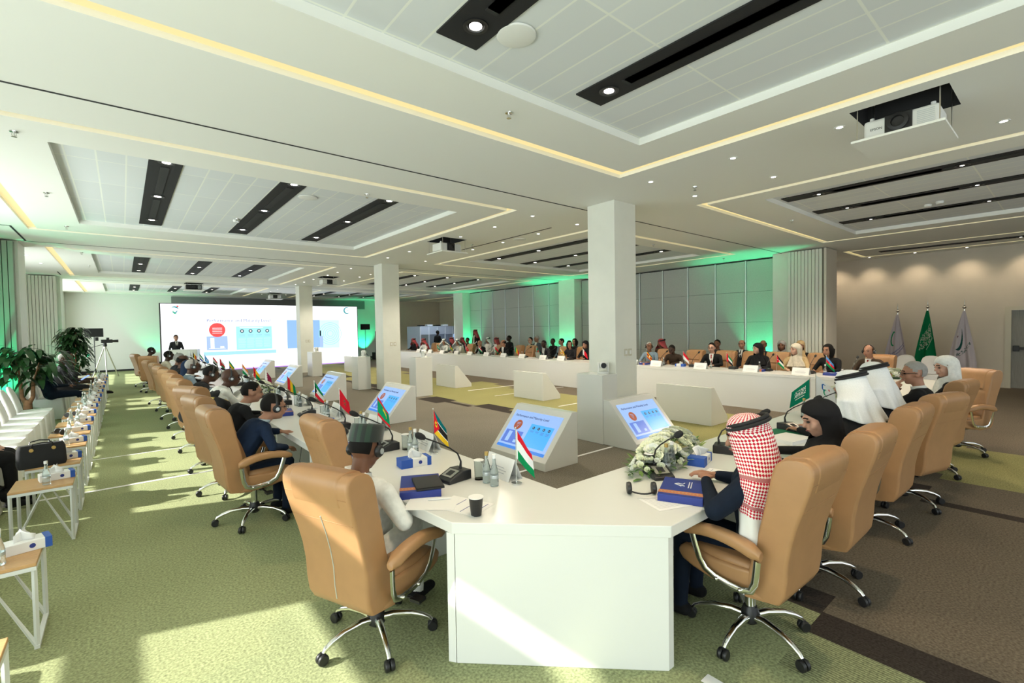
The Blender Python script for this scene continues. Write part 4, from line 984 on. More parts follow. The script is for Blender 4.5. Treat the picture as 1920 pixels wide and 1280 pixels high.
# ------------------------------------------------------------------ far row behind the long table (facing -X)
def fy(px, X=11.35, py=665):
    d = R_*((px-960)/F_PX) + U_*(-(py-640)/F_PX) + W_; return d.y*X/d.x
FAR = [ # px, label, pose, args
 (1633, 'man in a dark suit and red tie with a headset, right end of far table', 'table', dict(skin='tan', top='brown', suit=True, tie='maroon', hair='bald', haircol='hairbrown', phones=True)),
 (1556, 'young woman with long black hair in black at the far table', 'table', dict(skin='tan', top='black', hair='long')),
 (1491, 'woman in a cream headscarf and beige jacket at the far table', 'table_right', dict(skin='light', top='beige', cover='hijab', covermat=CL['cream'])),
 (1420, 'woman in a black headscarf and abaya turning to her side at the far table', 'table_right', dict(skin='light', top='black', cover='hijab')),
 (1334, 'dark haired man in glasses, black suit and red tie writing at the far table', 'table', dict(skin='light', top='black', suit=True, tie='red', hair='short', glass=True)),
 (1264, 'dark skinned person in brown bending low at the far table', 'write', dict(skin='deep', top='brown', hair='buzz')),
 (1217, 'grey haired man in a blue grey jacket right of the near column', 'table_left', dict(skin='brown', top='bluegrey', hair='short', haircol='hairgrey', phones=True)),
 (1098, 'woman in black partly hidden by the near column', 'table', dict(skin='tan', top='black', cover='hijab')),
 (1068, 'long haired woman in a dark dress leaning on the far table', 'table_left', dict(skin='tan', top='charcoal', hair='long')),
 (1020, 'dark skinned man in a black suit and pale tie with earphones at the far table', 'table', dict(skin='deep', top='charcoal', suit=True, tie='bluegrey', hair='buzz', phones=True)),
 (944, 'balding man in a dark suit turned to his left at the far table', 'table_right', dict(skin='tan', top='black', suit=True, hair='bald', haircol='hairblack')),
 (903, 'bald man in a black suit with his hand raised at the far table', 'chin', dict(skin='tan', top='black', suit=True)),
 (858, 'man in a white headscarf and cream cloak at the far table', 'table_left', dict(skin='tan', top='white', cover='ghutra', robe=CL['cream'])),
 (833, 'man in a pale headscarf tinted by the green light at the far table', 'table_left', dict(skin='tan', top='white', cover='ghutra')),
 (795, 'man in a red checked headscarf near the far end of the table', 'table', dict(skin='brown', top='white', cover='ghutra', covermat=M['ghutra_redfar'])),
 (776, 'man in a red headscarf and black cloak at the far end of the table', 'table', dict(skin='brown', top='black', cover='ghutra', covermat=M['ghutra_redfar'], robe=CL['black'])),
]
for px, lb, po, kw in FAR:
    person(11.45, fy(px), PI+(-.25 if px > 1500 else .15), lb, po, legs='black', **kw)
FCH = [(1640, 'behind the man with the red tie and headset'), (1523, 'beside the long haired young woman'), (1452, 'behind the black headscarf'), (1396, 'between the black headscarf and the suited man'), (1352, 'behind the writing man'), (1292, 'empty, left of the writing man'), (1232, 'beside the grey haired man right of the column'),
       (1083, 'left of the near column'), (1044, 'behind the man with earphones'), (985, 'empty, before two standing-by aides'), (962, 'empty, beside the balding man'), (926, 'empty, right of the bald man'), (873, 'behind the red crescent flag'), (817, 'near the far end of the long table'), (804, 'last but one near the interpreter booths')]
for px, lb in FCH: place_chair(11.62, fy(px, 11.62), PI+random.uniform(-.3, .3), 'tan chair at the far table, '+lb)
BACK = [ # px, X, py
 (1391, 13.2, 'balding man in a dark suit and tie seated behind the far table', 'upright', dict(skin='tan', top='charcoal', suit=True, tie='black', hair='bald')),
 (1345, 13.2, 'man with dark hair half hidden behind the writing man', 'upright', dict(skin='brown', top='charcoal', hair='short')),
 (1240, 13.2, 'man in a red checked headscarf seated against the grey panels', 'upright_right', dict(skin='brown', top='brown', cover='ghutra', covermat=M['ghutra_redfar'])),
 (1431, 13.0, 'man behind the chair of the black headscarf', 'upright', dict(skin='brown', top='charcoal', hair='bald')),
 (1466, 12.9, 'woman in a pale grey headscarf behind the cream headscarf', 'upright', dict(skin='brown', top='black', cover='hijab', covermat=CL['hairgrey'])),
 (1501, 12.9, 'woman in a brown headscarf seated far back on the right', 'upright', dict(skin='tan', top='black', cover='hijab', covermat=CL['beige'])),
 (1078, 13.0, 'woman with dark hair behind the far table left of the column', 'upright', dict(skin='tan', top='black', hair='long')),
 (1053, 13.0, 'person in blue with short black hair behind the far table', 'upright_right', dict(skin='tan', top='bluegrey', hair='short')),
 (1037, 13.0, 'man with short hair behind the tan chair at the far table', 'upright', dict(skin='deep', top='black', hair='buzz')),
 (1007, 13.0, 'grey suited man with short hair behind the far table', 'upright_right', dict(skin='tan', top='grey', suit=True, hair='short', haircol='hairgrey', z=.1)),
 (995, 12.6, 'man in glasses and a dark suit with a tie behind the far table', 'upright', dict(skin='light', top='charcoal', suit=True, tie='black', hair='short', glass=True, z=.05)),
 (955, 13.2, 'dark skinned man with short hair seated against the panels', 'upright_right', dict(skin='deep', top='black', hair='short', z=.1)),
 (931, 13.2, 'man in a red headscarf seated against the green lit panels', 'upright_right', dict(skin='brown', top='white', cover='ghutra', covermat=M['ghutra_redfar'])),
 (915, 13.2, 'man in a white headscarf seated against the green lit panels', 'upright', dict(skin='tan', top='white', cover='ghutra')),
 (877, 13.0, 'dark haired man behind the chair with the red crescent flag', 'upright', dict(skin='brown', top='charcoal', hair='short')),
 (867, 12.9, 'man in a maroon headscarf behind the far table', 'upright', dict(skin='brown', top='charcoal', cover='ghutra', covermat=M['ghutra_redfar'])),
 (847, 12.9, 'man in a red checked headscarf left of the white headscarf', 'upright_right', dict(skin='brown', top='charcoal', cover='ghutra', covermat=M['ghutra_redfar'])),
]
wchair_spots = []
for px, X, lb, po, kw in BACK:
    yy = fy(px, X); person(X, yy, PI, lb, po, legs='black', face=True, **kw); wchair_spots.append((X, yy))
person(14.0, fy(891, 14.0, 640), PI-.3, 'standing man in a red checked headscarf and black cloak by the open doorway', 'stand', 'brown', 'white', 'white', cover='ghutra', covermat=M['ghutra_redfar'], robe=CL['black'], trim=M['goldcloth'])
person(13.6, fy(821, 13.6, 640), .3, 'standing person dressed in black before the interpreter booth, back turned', 'stand', 'deep', 'black', 'black', hair='buzz', face=False)

# speaker at the lectern
lx, ly = 1.95, 25.0
lc = empty('lectern', (lx+.15, ly-.5, 0), math.radians(-18), 'white lectern with a small emblem before the big screen', 'lectern')
MB().prism([(-.55, -.30), (.45, -.30), (.45, .25), (-.35, .25)], 0, 1.12).build('lectern_body', M['tabletop'], lc, smooth=0, bevel=.02)
mbt = MB(); arc(mbt, .12, .72, .075, .03, .1*PI, .75*PI, 0, .303); arc(mbt, .12, .66, .06, .025, -.8*PI, .1*PI, 1, .303); disc(mbt, .16, .80, .02, 2, .303)
mbt.build('emblem', [M['blue'], M['green'], CL['red']], lc, smooth=0)
person(lx-.15, ly+.15, -PI/2+.15, 'man in a dark suit and tie speaking at the white lectern', 'stand', 'tan', 'charcoal', 'black', hair='short', suit=True, tie='black')

# the nearest chair is set a little lower on its lift
for ch in chair0.children:
    if ch.name.split('.')[0] in ('backrest', 'head_pad', 'seam', 'seat', 'seat_cushion', 'lumbar_cushion', 'armrest', 'tilt_mechanism'): ch.location.z = -.045
# chrome zip down the back of the nearest chair only
MB().tube([(cx-hx-.001, 0, z+hx*.15) for z, hx, hy, cx, r in BACK_PROF[2:8]], .0032, 6).build('back_zip', M['alu'], chair0).location.z = -.045

# ------------------------------------------------------------------ white covered chairs
def white_chair():
    root = empty('covered_chair', label='white covered chair', cat='chair')
    def ring(z, x0, x1, hy, r): return rr_ring((x0+x1)/2, 0, (x1-x0)/2, hy, r, z, 5)
    sk = MB().loft([ring(0.01, -.27, .27, .25, .05), ring(.2, -.25, .255, .24, .05), ring(.42, -.235, .245, .235, .05), ring(.455, -.23, .235, .225, .04), ring(.462, -.20, .20, .20, .03)])
    sk.build('seat_cover', M['cloth'], root, smooth=50)
    rings = []
    for z, x, t, hy in ((.40, -.205, .05, .225), (.52, -.20, .035, .222), (.65, -.225, .028, .215), (.78, -.262, .024, .20), (.86, -.290, .020, .165), (.90, -.303, .016, .11), (.915, -.308, .008, .04)):
        rings.append(ring(z, x-t, x+t, hy, t*.9))
    MB().loft(rings).build('back_cover', M['cloth'], root, smooth=60)
    return root
wch0 = white_chair(); wused = [False]
def place_w(x, y, rz, label, group='white covered chairs'):
    if not wused[0]: wused[0] = True; c = wch0; c.location = (x, y, 0); c.rotation_euler = (0, 0, rz); c['label'] = label
    else: c = copy_tree(wch0, (x, y, 0), rz, label)
    c['group'] = group
ws = [2.9, 3.55, 4.2, 4.85, 5.5, 6.15, 6.8, 7.45, 8.1, 8.75, 9.4, 10.05, 10.7, 11.35, 12.0, 14.2, 14.85, 15.5, 16.15, 16.8, 17.45, 18.1]
for k, y in enumerate(ws):
    place_w(-1.27, y, random.uniform(-.03, .03), f'white covered chair along the window side, {ORD[k]} counting from the camera')
for k, (X, yy) in enumerate(wchair_spots):
    place_w(X-.02, yy, PI, f'white covered chair of the back row behind the far table, {ORD[k]} from the right', 'white chairs behind the far table')
for k, (x, y) in enumerate(((15.9, 3.62), (16.2, 2.95), (16.0, 2.35), (13.4, 2.75))):
    place_w(x-.3, y, PI+.2*k-.2, ('white covered chair left of the three flags', 'white covered chair before the left white flag', 'white covered chair between the green flag and the grey haired man', 'white covered chair behind the man with the red tie')[k], 'white chairs before the flag wall')
# two seated men on the window side, black gown on the nearest seat
person(-1.18, 14.0, .25, 'man in a navy suit seated with legs stretched by the near potted tree', 'legs_crossed', 'brown', 'darknavy', 'darknavy', hair='short')
person(-1.12, 15.5, .25, 'grey haired man in grey with a tablet seated on the window side', 'tablet', 'dark', 'charcoal', 'charcoal', hair='short', haircol='hairgrey')
person(-1.05, 17.6, .1, 'man in brown trousers seated farther up by the far plant, leg over knee', 'legs_crossed', 'brown', 'charcoal', 'brown', hair='short')
tb = link('tablet', MB().box(-.12, .12, -.09, .09, 0, .008).mesh('tablet', [M['s_blue']], 0)); tb.location = (-.76, 15.55, .74); tb.rotation_euler = (0, -.6, .2); tag(tb, 'slim tablet held on the lap of the grey haired man', 'tablet')
# person in black at the left picture edge
person(-1.36, 7.15, .1, 'person wrapped in a long black gown seated at the left picture edge', 'gown', 'light', 'black', 'black', cover='hijab', robe=CL['black'], shoes='black')

# ------------------------------------------------------------------ small oak side tables with V legs
def side_table():
    root = empty('side_table', label='small side table', cat='side table')
    hx, hy = .20, .235; Zt = .50
    MB().box(-hx, hx, -hy+.02, hy-.02, Zt-.02, Zt).build('oak_top', M['wood'], root, smooth=0, bevel=.003)
    MB().box(-hx, hx, -hy+.02, hy-.02, Zt-.045, Zt-.021).build('top_frame', M['whitemetal'], root, smooth=0, bevel=.002)
    for sx in (-1, 1):
        for sy in (-1, 1):
            MB().tube([(sx*(hx-.012), sy*(hy-.035), Zt-.03), (sx*(hx-.012), sy*(hy-.035), .012)], .013, 4, lat=(1, 0, 0)).build('leg', M['whitemetal'], root, smooth=0)
    for sy in (-1, 1):
        yy = sy*(hy-.035)
        MB().tube([(-hx+.015, yy, .015), (0, yy, Zt-.045), (hx-.015, yy, .015)], .012, 4, lat=(0, 1, 0)).build('v_brace', M['whitemetal'], root, smooth=0)
    for sx in (-1, 1): MB().box(sx*(hx-.012)-.012, sx*(hx-.012)+.012, -hy+.02, hy-.02, 0, .02).build('foot_rail', M['whitemetal'], root, smooth=0)
    return root
def bottle_mb(h=.24, r=.032):
    return MB().lathe([(.002, 0), (r, .002), (r*1.02, .02), (r, h*.42), (r*.75, h*.58), (r*.42, h*.74), (r*.40, h*.92), (r*.44, h*.93), (r*.44, h*.95), (.002, h*.952)], 16)
def make_bottle(capm, name='water_bottle'):
    root = empty(name, label='bottle', cat='bottle')
    bottle_mb().build('bottle_glass', M['water'], root, smooth=60)
    MB().lathe([(.0145, .212), (.0155, .213), (.0155, .240), (.002, .243)], 14).build('cap', capm, root)
    MB().lathe([(.0325, .062), (.0330, .064), (.0330, .084), (.0325, .086)], 16).build('label_band', M['alu'], root, smooth=60)
    root.scale = (.86, .86, .86)
    return root
def make_glass():
    root = empty('drinking_glass', label='glass', cat='glass')
    MB().lathe([(.002, 0), (.030, 0), (.034, .13), (.032, .13), (.028, .01), (.002, .008)], 16).build('glass_wall', M['glass'], root, smooth=50)
    MB().lathe([(.002, .131), (.036, .131), (.036, .134), (.002, .134)], 16).build('paper_cover', M['paper'], root)
    return root
def make_tissue(long_=True):
    root = empty('tissue_box', label='tissue box', cat='tissue box')
    MB().box(-.115, .115, -.058, .058, 0, .062).build('carton', M['paper'], root, smooth=0, bevel=.003)
    if long_: MB().box(-.117, -.03, -.0595, .0595, -.0, .0635).build('blue_wrap', M['bluebrt'], root, smooth=0)
    MB().box(.085, .117, -.0595, .0595, 0, .0635).build('blue_wrap', M['bluebrt'], root, smooth=0)
    mbx = MB(); disc(mbx, .03, .032, .014, 0, .0592); mbx.build('round_mark', M['blue'], root, smooth=0)
    t = MB()
    for q, (dx, ph) in enumerate(((0, 0), (.012, 1.3))):
        t.grid(lambda u, v: (-.045+.09*u+.02*v*math.sin(5*u+ph), dx-.02+.04*math.sin(3*u+ph)*(.4+v), .058+.075*v*(1-.5*abs(u-.5)*1.6)), 8, 6)
    t.build('tissue', M['paper'], root, smooth=80, solid=.0015)
    return root
st0, bt0, bt1, gl0, ts0 = side_table(), make_bottle(M['paper']), make_bottle(M['gold']), make_glass(), make_tissue()
ts1 = make_tissue(False)
used = set()
def put(proto, x, y, z, rz, label, group, cat=None):
    if proto.name in used: c = copy_tree(proto, (x, y, z), rz, label)
    else: used.add(proto.name); c = proto; c.location = (x, y, z); c.rotation_euler = (0, 0, rz); c['label'] = label
    c['group'] = group
    return c
tys = [2.73, 4.02, 5.86, 6.76, 7.74, 8.62, 9.5, 10.4, 11.3, 12.2, 13.1, 14.2, 15.3, 16.5, 17.8, 19.2]
for k, y in enumerate(tys):
    put(st0, -.575 if k > 1 else -.62, y, 0, 0, f'oak topped side table with white V legs, {ORD[k]} of the row on the left', 'oak side tables')
    if k == 0: continue
    put(ts1, -.50, y+.06, .50, .15+.2*random.random(), f'tissue box on the {ORD[k]} oak side table of the left row', 'tissue boxes on side tables')
    put(bt0, -.55-.03*(k % 2), y-.11, .50, 0, f'small glass water bottle on the {ORD[k]} oak side table', 'bottles on side tables')
    if k > 3 and k % 3 == 0: put(bt0, -.62, y-.02, .50, 0, f'second bottle standing beside the tissue box on the {ORD[k]} side table', 'bottles on side tables')
# handbag and headsets on the side tables
hb = empty('handbag', (-.84, 6.62, 0), .15, 'black leather handbag with gold fittings on the floor seats by the tables', 'handbag')
hb.location = (-.66, 6.62, .50); hb.rotation_euler = (0, 0, -1.35); hb.scale = (1.1, 1.0, 1.05)
MB().loft([rr_ring(0, 0, .065, .17, .03, .0), rr_ring(0, 0, .07, .18, .03, .03), rr_ring(0, 0, .055, .175, .03, .17), rr_ring(0, 0, .03, .16, .02, .21)]).build('bag_body', M['blackmat'], hb, smooth=50)
for s in (-1, 1): MB().tube([(s*.045, -.08, .19), (s*.075, -.07, .225), (s*.085, 0, .235), (s*.075, .07, .225), (s*.045, .08, .19)], .006, 6).build('bag_handle', M['black'], hb)
for s in (-1, 1): MB().lathe([(.008, -.004), (.016, -.004), (.016, .004), (.008, .004)], 14, 0, Matrix.Translation((.072, s*.08, .17)) @ Matrix.Rotation(PI/2, 4, 'Y')).build('gold_ring', M['gold'], hb)
def make_headset():
    root = empty('headset', label='headset', cat='headset')
    MB().tube([(.075*math.cos(a), .08*math.sin(a), .03) for a in [PI*k/12 for k in range(13)]], .0055, 6).build('head_band', M['black'], root)
    for s in (-1, 1):
        MB().lathe([(.004, -.014), (.034, -.014), (.038, -.006), (.034, .010), (.004, .014)], 16, 0, Matrix.Translation((s*.075, -.01, .036)) @ Matrix.Rotation(PI/2, 4, 'Y')).build('ear_cup', M['black'], root)
    return root
hs0 = make_headset()
for x, y, z, a, lb in ((-.68, 10.3, .50, 1, 'black headset lying on an oak side table before the near plant'), (-.68, 8.55, .50, 2, 'black headset beside a tissue box on an oak side table'), (1.60, 4.60, T, .5, 'black headset on the table before the empty tan chair'), (2.42, 1.70, T, 2.4, 'black headset beside the blue box at the near right corner'), (1.62, 7.0, T, 1.5, 'black headset on the left run beside a blue folder')):
    put(hs0, x, y, z, a, lb, 'black headsets')

# ------------------------------------------------------------------ kiosks with slanted displays
def make_kiosk(screen=True):
    """front lip at x=0, back at x=.60, width along y"""
    root = empty('display_kiosk', label='kiosk', cat='kiosk')
    hy = .56; mb = MB()
    vs = []
    for y in (-hy, hy): vs += [(0, y, 0), (.60, y, 0), (.60, y, .68), (.50, y, .68), (0, y, .10)]
    mb.add(vs, [(0, 1, 2, 3, 4), (9, 8, 7, 6, 5), (0, 5, 6, 1), (1, 6, 7, 2), (2, 7, 8, 3), (3, 8, 9, 4), (4, 9, 5, 0)])
    mb.build('housing', M['tabletop'], root, smooth=0, bevel=.004)
    # local plane of the slope: origin bottom centre, u to the right seen from the front, v up the slope
    ln = math.hypot(.50, .58); th = math.atan2(.58, .50)
    holder = Matrix.Translation((0, 0, .10)) @ Matrix.Rotation(-PI/2, 4, 'Z') @ Matrix.Rotation(th, 4, 'X')
    def R2(mb, u0, u1, v0, v1, d, m): mb.box(u0, u1, v0, v1, .001, .001+d, m, holder)
    sc_ = MB(); R2(sc_, -.475, .475, .07, .665, .006, 0); scr_ = sc_.build('display', M['s_blue'], root, smooth=0)
    m = MB(); mats = [M['s_cyan'], M['s_royal'], M['s_bar'], M['s_rust'], M['s_foot'], M['s_black'], M['s_blue'], M['s_text'], M['screenwhite']]
    R2(m, -.475, .475, .07, .112, .008, 4); R2(m, -.02, .42, .15, .49, .008, 0); R2(m, -.44, -.09, .14, .34, .008, 1)
    R2(m, -.37, -.30, .165, .32, .010, 2); R2(m, -.20, -.145, .165, .205, .010, 2)
    def dsk(u, v, r, mi, d, n=22): m.add([(u+r*math.cos(2*PI*i/n), v+r*math.sin(2*PI*i/n), d) for i in range(n)], [tuple(range(n))], mi, holder)
    dsk(-.27, .435, .078, 3, .0095)
    for k in range(4): R2(m, -.31+.01*k, -.23-.01*k, .465-.022*k, .470-.022*k, .010, 2)
    for k in range(4):
        dsk(.055+.10*k, .435, .021, 5, .0105); dsk(.055+.10*k, .435, .008, 6, .012)
        R2(m, .022+.10*k, .088+.10*k, .385, .391, .010, 1); R2(m, .027+.10*k, .083+.10*k, .370, .376, .010, 1)
        if k > 1: R2(m, .022+.10*k, .080+.10*k, .355, .361, .010, 1)
    m.build('slide', mats, scr_, smooth=0)
    t = text('Performance and Maturity Level', .052, (0, 0, 0), (0, 0, 0), M['s_text'], scr_, 'slide_title'); t.matrix_local = holder @ Matrix.Translation((-.42, .565, .009))
    return root
kk0 = make_kiosk()
KS = [(4.0, 4.78, 0, 'display kiosk facing the near left delegates, in the centre of the picture'), (3.85, 8.95, 0, 'display kiosk second from the camera along the left run'), (3.9, 12.85, 0, 'display kiosk third from the camera along the left run, below the middle column'),
      (3.9, 16.75, 0, 'display kiosk fourth along the left run beside the cream flowers'), (4.0, 20.8, 0, 'farthest display kiosk of the left run, before the big screen'),
      (6.18, 4.02, 90, 'display kiosk leaning against the near column, facing the right row'),
      (8.60, 4.70, 180, 'white wedge kiosk seen from behind at right, before the far table'), (8.50, 8.93, 180, 'white wedge kiosk seen from behind left of the near column'), (8.35, 12.65, 180, 'white wedge kiosk seen from behind beside the middle pedestal'), (8.2, 20.4, 180, 'white wedge kiosk seen from behind before the screen end')]
for k, (x, y, a, lb) in enumerate(KS): put(kk0, x, y, 0, math.radians(a), lb, 'display kiosks inside the table loop')
# pedestals with remote cameras
def ptz(x, y, z, rz, lb):
    r = empty('video_camera', (x, y, z), rz, lb, 'camera', 'remote video cameras on pedestals')
    MB().lathe([(.002, 0), (.088, 0), (.09, .02), (.075, .035), (.002, .036)], 22).build('camera_base', M['paint'], r)
    MB().box(-.045, .045, -.085, -.062, .03, .175).box(-.045, .045, .062, .085, .03, .175).build('yoke', M['paint'], r, bevel=.01, smooth=40)
    h = MB().lathe([(.002, -.07), (.055, -.065), (.062, 0), (.058, .05), (.048, .062), (.002, .063)], 20, 0, Matrix.Translation((0, 0, .13)) @ Matrix.Rotation(PI/2, 4, 'Y')).build('camera_head', M['paint'], r, smooth=50)
    MB().lathe([(.002, .055), (.043, .055), (.043, .072), (.034, .072), (.030, .066), (.002, .064)], 20, 0, Matrix.Translation((0, 0, .13)) @ Matrix.Rotation(PI/2, 4, 'Y')).build('lens', M['black'], h)
for x0, x1, y0, y1, z, lb, ca in ((5.60, 5.965, 4.62, 5.14, 1.06, 'white pedestal joined to the nearest square column', 2.5*PI/2), (6.0, 6.50, 11.28, 11.66, 1.05, 'white pedestal standing free before the middle column', -2.6), (5.45, 5.85, 13.9, 14.4, 1.0, 'white pedestal left of the middle column', -2.9), (5.80, 6.18, 19.5, 20.15, .97, 'white pedestal before the farthest square column', -2.2)):
    tag(MB().box(x0, x1, y0, y1, 0, z).build('pedestal', M['tabletop'], smooth=0, bevel=.004), lb, 'pedestal', 'camera pedestals')
    ptz((x0+x1)/2+.06, (y0+y1)/2-.08, z, -2.3 if z > 1.055 else 2.4, 'remote video camera on the '+lb)

# ------------------------------------------------------------------ things on the table
def make_mic():
    """delegate unit faces -X, gooseneck leans toward -X"""
    r = empty('conference_microphone', label='mic', cat='microphone')
    mb = MB(); vs = []
    for y in (-.065, .065): vs += [(-.09, y, 0), (.085, y, 0), (.085, y, .058), (.02, y, .062), (-.09, y, .020)]
    mb.add(vs, [(0, 1, 2, 3, 4), (9, 8, 7, 6, 5), (0, 5, 6, 1), (1, 6, 7, 2), (2, 7, 8, 3), (3, 8, 9, 4), (4, 9, 5, 0)])
    b = mb.build('unit', M['black'], r, smooth=0, bevel=.006)
    sl = Matrix.Translation((-.09, 0, .0205)) @ Matrix.Rotation(-math.atan2(.042, .11), 4, 'Y')
    MB().box(.03, .105, -.045, .045, .001, .004, 0, sl).build('control_plate', M['steel'], b, smooth=0)
    MB().box(.045, .09, -.022, .022, .004, .0055, 0, sl).build('small_display', M['dark'], b, smooth=0)
    MB().tube([(.05, 0, .058), (.055, 0, .10), (.03, 0, .155), (-.03, 0, .20), (-.12, 0, .25), (-.215, 0, .295)], [.010, .006, .005, .0045, .0045, .005], 8).build('gooseneck', M['black'], r)
    r.scale = (1.12, 1.12, 1.12)
    MB().tube([(-.212, 0, .292), (-.225, 0, .300), (-.245, 0, .311), (-.265, 0, .322), (-.275, 0, .327)], [.010, .017, .020, .017, .006], 12).build('microphone_foam', M['blackmat'], r)
    return r
mic0 = make_mic()
def make_card():
    r = empty('name_card', label='card', cat='name card')
    mb = MB(); hy = .155
    for s in (-1, 1): mb.add([(s*.06, -hy, 0), (s*.06, hy, 0), (0, hy, .14), (0, -hy, .14)], [(0, 1, 2, 3)])
    mb.build('folded_card', M['paper'], r, smooth=0, solid=.002)
    p = MB(); sl = Matrix.Translation((-.06, 0, 0)) @ Matrix.Rotation(-math.atan2(.14, .06)+0, 4, 'Y')
    for k, (w_, h_) in enumerate(((.07, .004), (.10, .004), (.085, .004))): p.box(.075-.018*k, .079-.018*k, -w_, w_, .002, .003, 0, sl)
    p.build('printed_lines', mat('grey_print', (.45, .45, .47), .8) if 'grey_print' not in bpy.data.materials else bpy.data.materials['grey_print'], r, smooth=0)
    return r
card0 = make_card()
def flag(kind, x, y, z=T, ang=-.7, label='', h=.37, dirl=None, Lf=.19, Hf=.19, droop=1.02, group='small table flags'):
    r = empty('table_flag', (x, y, z), ang, label, 'flag', group)
    MB().lathe([(.002, 0), (.034, 0), (.034, .010), (.020, .014), (.002, .015)], 20).build('flag_base', M['chrome'], r)
    MB().tube([(0, 0, .01), (0, 0, h)], .0028, 6).ball((0, 0, h+.004), .007).build('flag_pole', M['chrome'], r)
    cd, sd = math.cos(droop), math.sin(droop)
    def fn(u, v): return (.004+u*Lf*cd+v*Hf*.10*u, .012*math.sin(u*6.5+v*2)*u+.008*math.sin(v*5)*u, h-.008-v*Hf*(1-.15*u)-u*Lf*sd)
    MB().grid(fn, 30, 24, 0, col=FL[kind]).build('flag_cloth', M['dyed'], r, smooth=80)
    return r
Rd, Gr, Wh, Bk, Yl, Bl, Sk, Mr, Or, Tl = (.62, .01, .025), (.0, .22, .07), (.80, .80, .78), (.012, .012, .012), (.80, .50, .02), (.02, .04, .30), (.10, .35, .75), (.20, .01, .05), (.80, .22, .03), (.0, .12, .13)
def hs(*c): return lambda u, v: c[min(len(c)-1, int(v*len(c)))]
def vs_(*c): return lambda u, v: c[min(len(c)-1, int(u*len(c)))]
def star(u, v, cu, cv, r, asp=1.5):
    du, dv = (u-cu)*asp, v-cv; rr = math.hypot(du, dv); a = math.atan2(du, -dv); return rr < r*(.55+.45*abs(math.cos(2.5*a))**2)
def cresc(u, v, cu, cv, r, asp=1.5, off=.35):
    d1 = math.hypot((u-cu)*asp, v-cv); d2 = math.hypot((u-cu)*asp-r*off, v-cv); return d1 < r and d2 > r*.82
def scrawl(u, v): return math.sin(u*38+4*math.sin(v*17))*math.sin(v*30+3*math.sin(u*21)) > .12
FL = {
 'red_white_green': lambda u, v: Wh if u < .08 else (Rd if v < .3 else (Wh if v < .68 else Gr)),
 'mozambique': lambda u, v: (Yl if math.hypot((u-.16)*1.5, v-.5) < .13 and not math.hypot((u-.16)*1.5, v-.5) < .05 else (Bk if math.hypot((u-.16)*1.5, v-.5) <= .05 else Rd)) if u < .42*(1-abs(2*v-1)) else (Tl if v < .30 else (Wh if v < .345 else (Bk if v < .655 else (Wh if v < .70 else Yl)))),
 'mauritania': lambda u, v: Rd if v < .17 or v > .83 else (Yl if cresc(v*.67+.165, u, .5, .52, .26) and u > .45 else (.0, .30, .12)),
 'morocco': lambda u, v: (.0, .12, .05) if star(u, v, .5, .5, .2) and not star(u, v, .5, .5, .12) else Rd,
 'kuwait': lambda u, v: Bk if u < .25*(1-abs(2*v-1)) else hs(Gr, Wh, Rd)(u, v),
 'guinea': vs_(Rd, Yl, Gr), 'qatar': lambda u, v: Wh if u < .33+.04*math.copysign(1, math.sin(v*PI*9)) else Mr,
 'bissau': lambda u, v: (Bk if star(u, v, .16, .5, .13) else Rd) if u < .33 else (Yl if v < .5 else Gr),
 'niger': hs(Or, Wh, Gr), 'iraq': lambda u, v: Gr if .36 < v < .64 and scrawl(u*.8, v) and .2 < u < .8 else hs(Rd, Wh, Bk)(u, v),
 'oman': lambda u, v: Rd if u < .28 else hs(Wh, Rd, Gr)(u, v), 'somalia': lambda u, v: Wh if star(u, v, .5, .5, .2) else Sk, 'sierra': hs(Gr, Wh, Bl),
 'belt': vs_(Bk, Yl, Rd), 'gabon': hs(Gr, Yl, Bl), 'turkey': lambda u, v: Wh if cresc(u, v, .36, .5, .26) or star(u, v, .56, .5, .11) else Rd,
 'saudi': lambda u, v: Wh if (.2 < v < .58 and .2 < u < .8 and scrawl(u, v)) or (.68 < v < .72 and .25 < u < .75) else (.0, .20, .11),
 'togo': lambda u, v: (Wh if star(u, v, .2, .3, .16) else Rd) if u < .4 and v < .6 else (Gr if int(v*5) % 2 == 0 else Yl),
 'tajik': hs(Rd, Wh, Gr), 'belarus': lambda u, v: Wh if u < .1 and scrawl(u, v) else (Rd if v < .62 else Gr), 'mali': vs_(Gr, Yl, Rd),
 'bangla': lambda u, v: Rd if math.hypot((u-.45)*1.6, v-.5) < .3 else (.0, .18, .10), 'brunei': lambda u, v: (Rd if math.hypot((u-.5)*1.5, v-.5) < .16 else (Wh if -.08 < v-.25-.5*u < .12 else (Bk if .12 <= v-.25-.5*u < .26 else Yl))),
 'bahrain': lambda u, v: Wh if u < .28+.05*math.copysign(1, math.sin(v*PI*5)) else Rd, 'uganda': lambda u, v: Wh if math.hypot((u-.5)*1.5, v-.5) < .13 else (Bk, Yl, Rd)[int(v*6) % 3],
 'indo': hs(Rd, Wh), 'uae': lambda u, v: Rd if u < .26 else hs(Gr, Wh, Bk)(u, v), 'jordan': lambda u, v: (Wh if star(u, v, .13, .5, .06) else Rd) if u < .42*(1-abs(2*v-1)) else hs(Bk, Wh, Gr)(u, v),
 'azeri': lambda u, v: Wh if .35 < v < .65 and cresc(u, v, .5, .5, .12) else hs(Sk, Rd, Gr)(u, v),
 'logo': lambda u, v: (.02, .12, .40) if cresc(u, v, .42, .36, .20) else ((.0, .30, .12) if cresc(u, v, .5, .6, .20) else (Rd if star(u, v, .68, .32, .07) else Wh)),
}
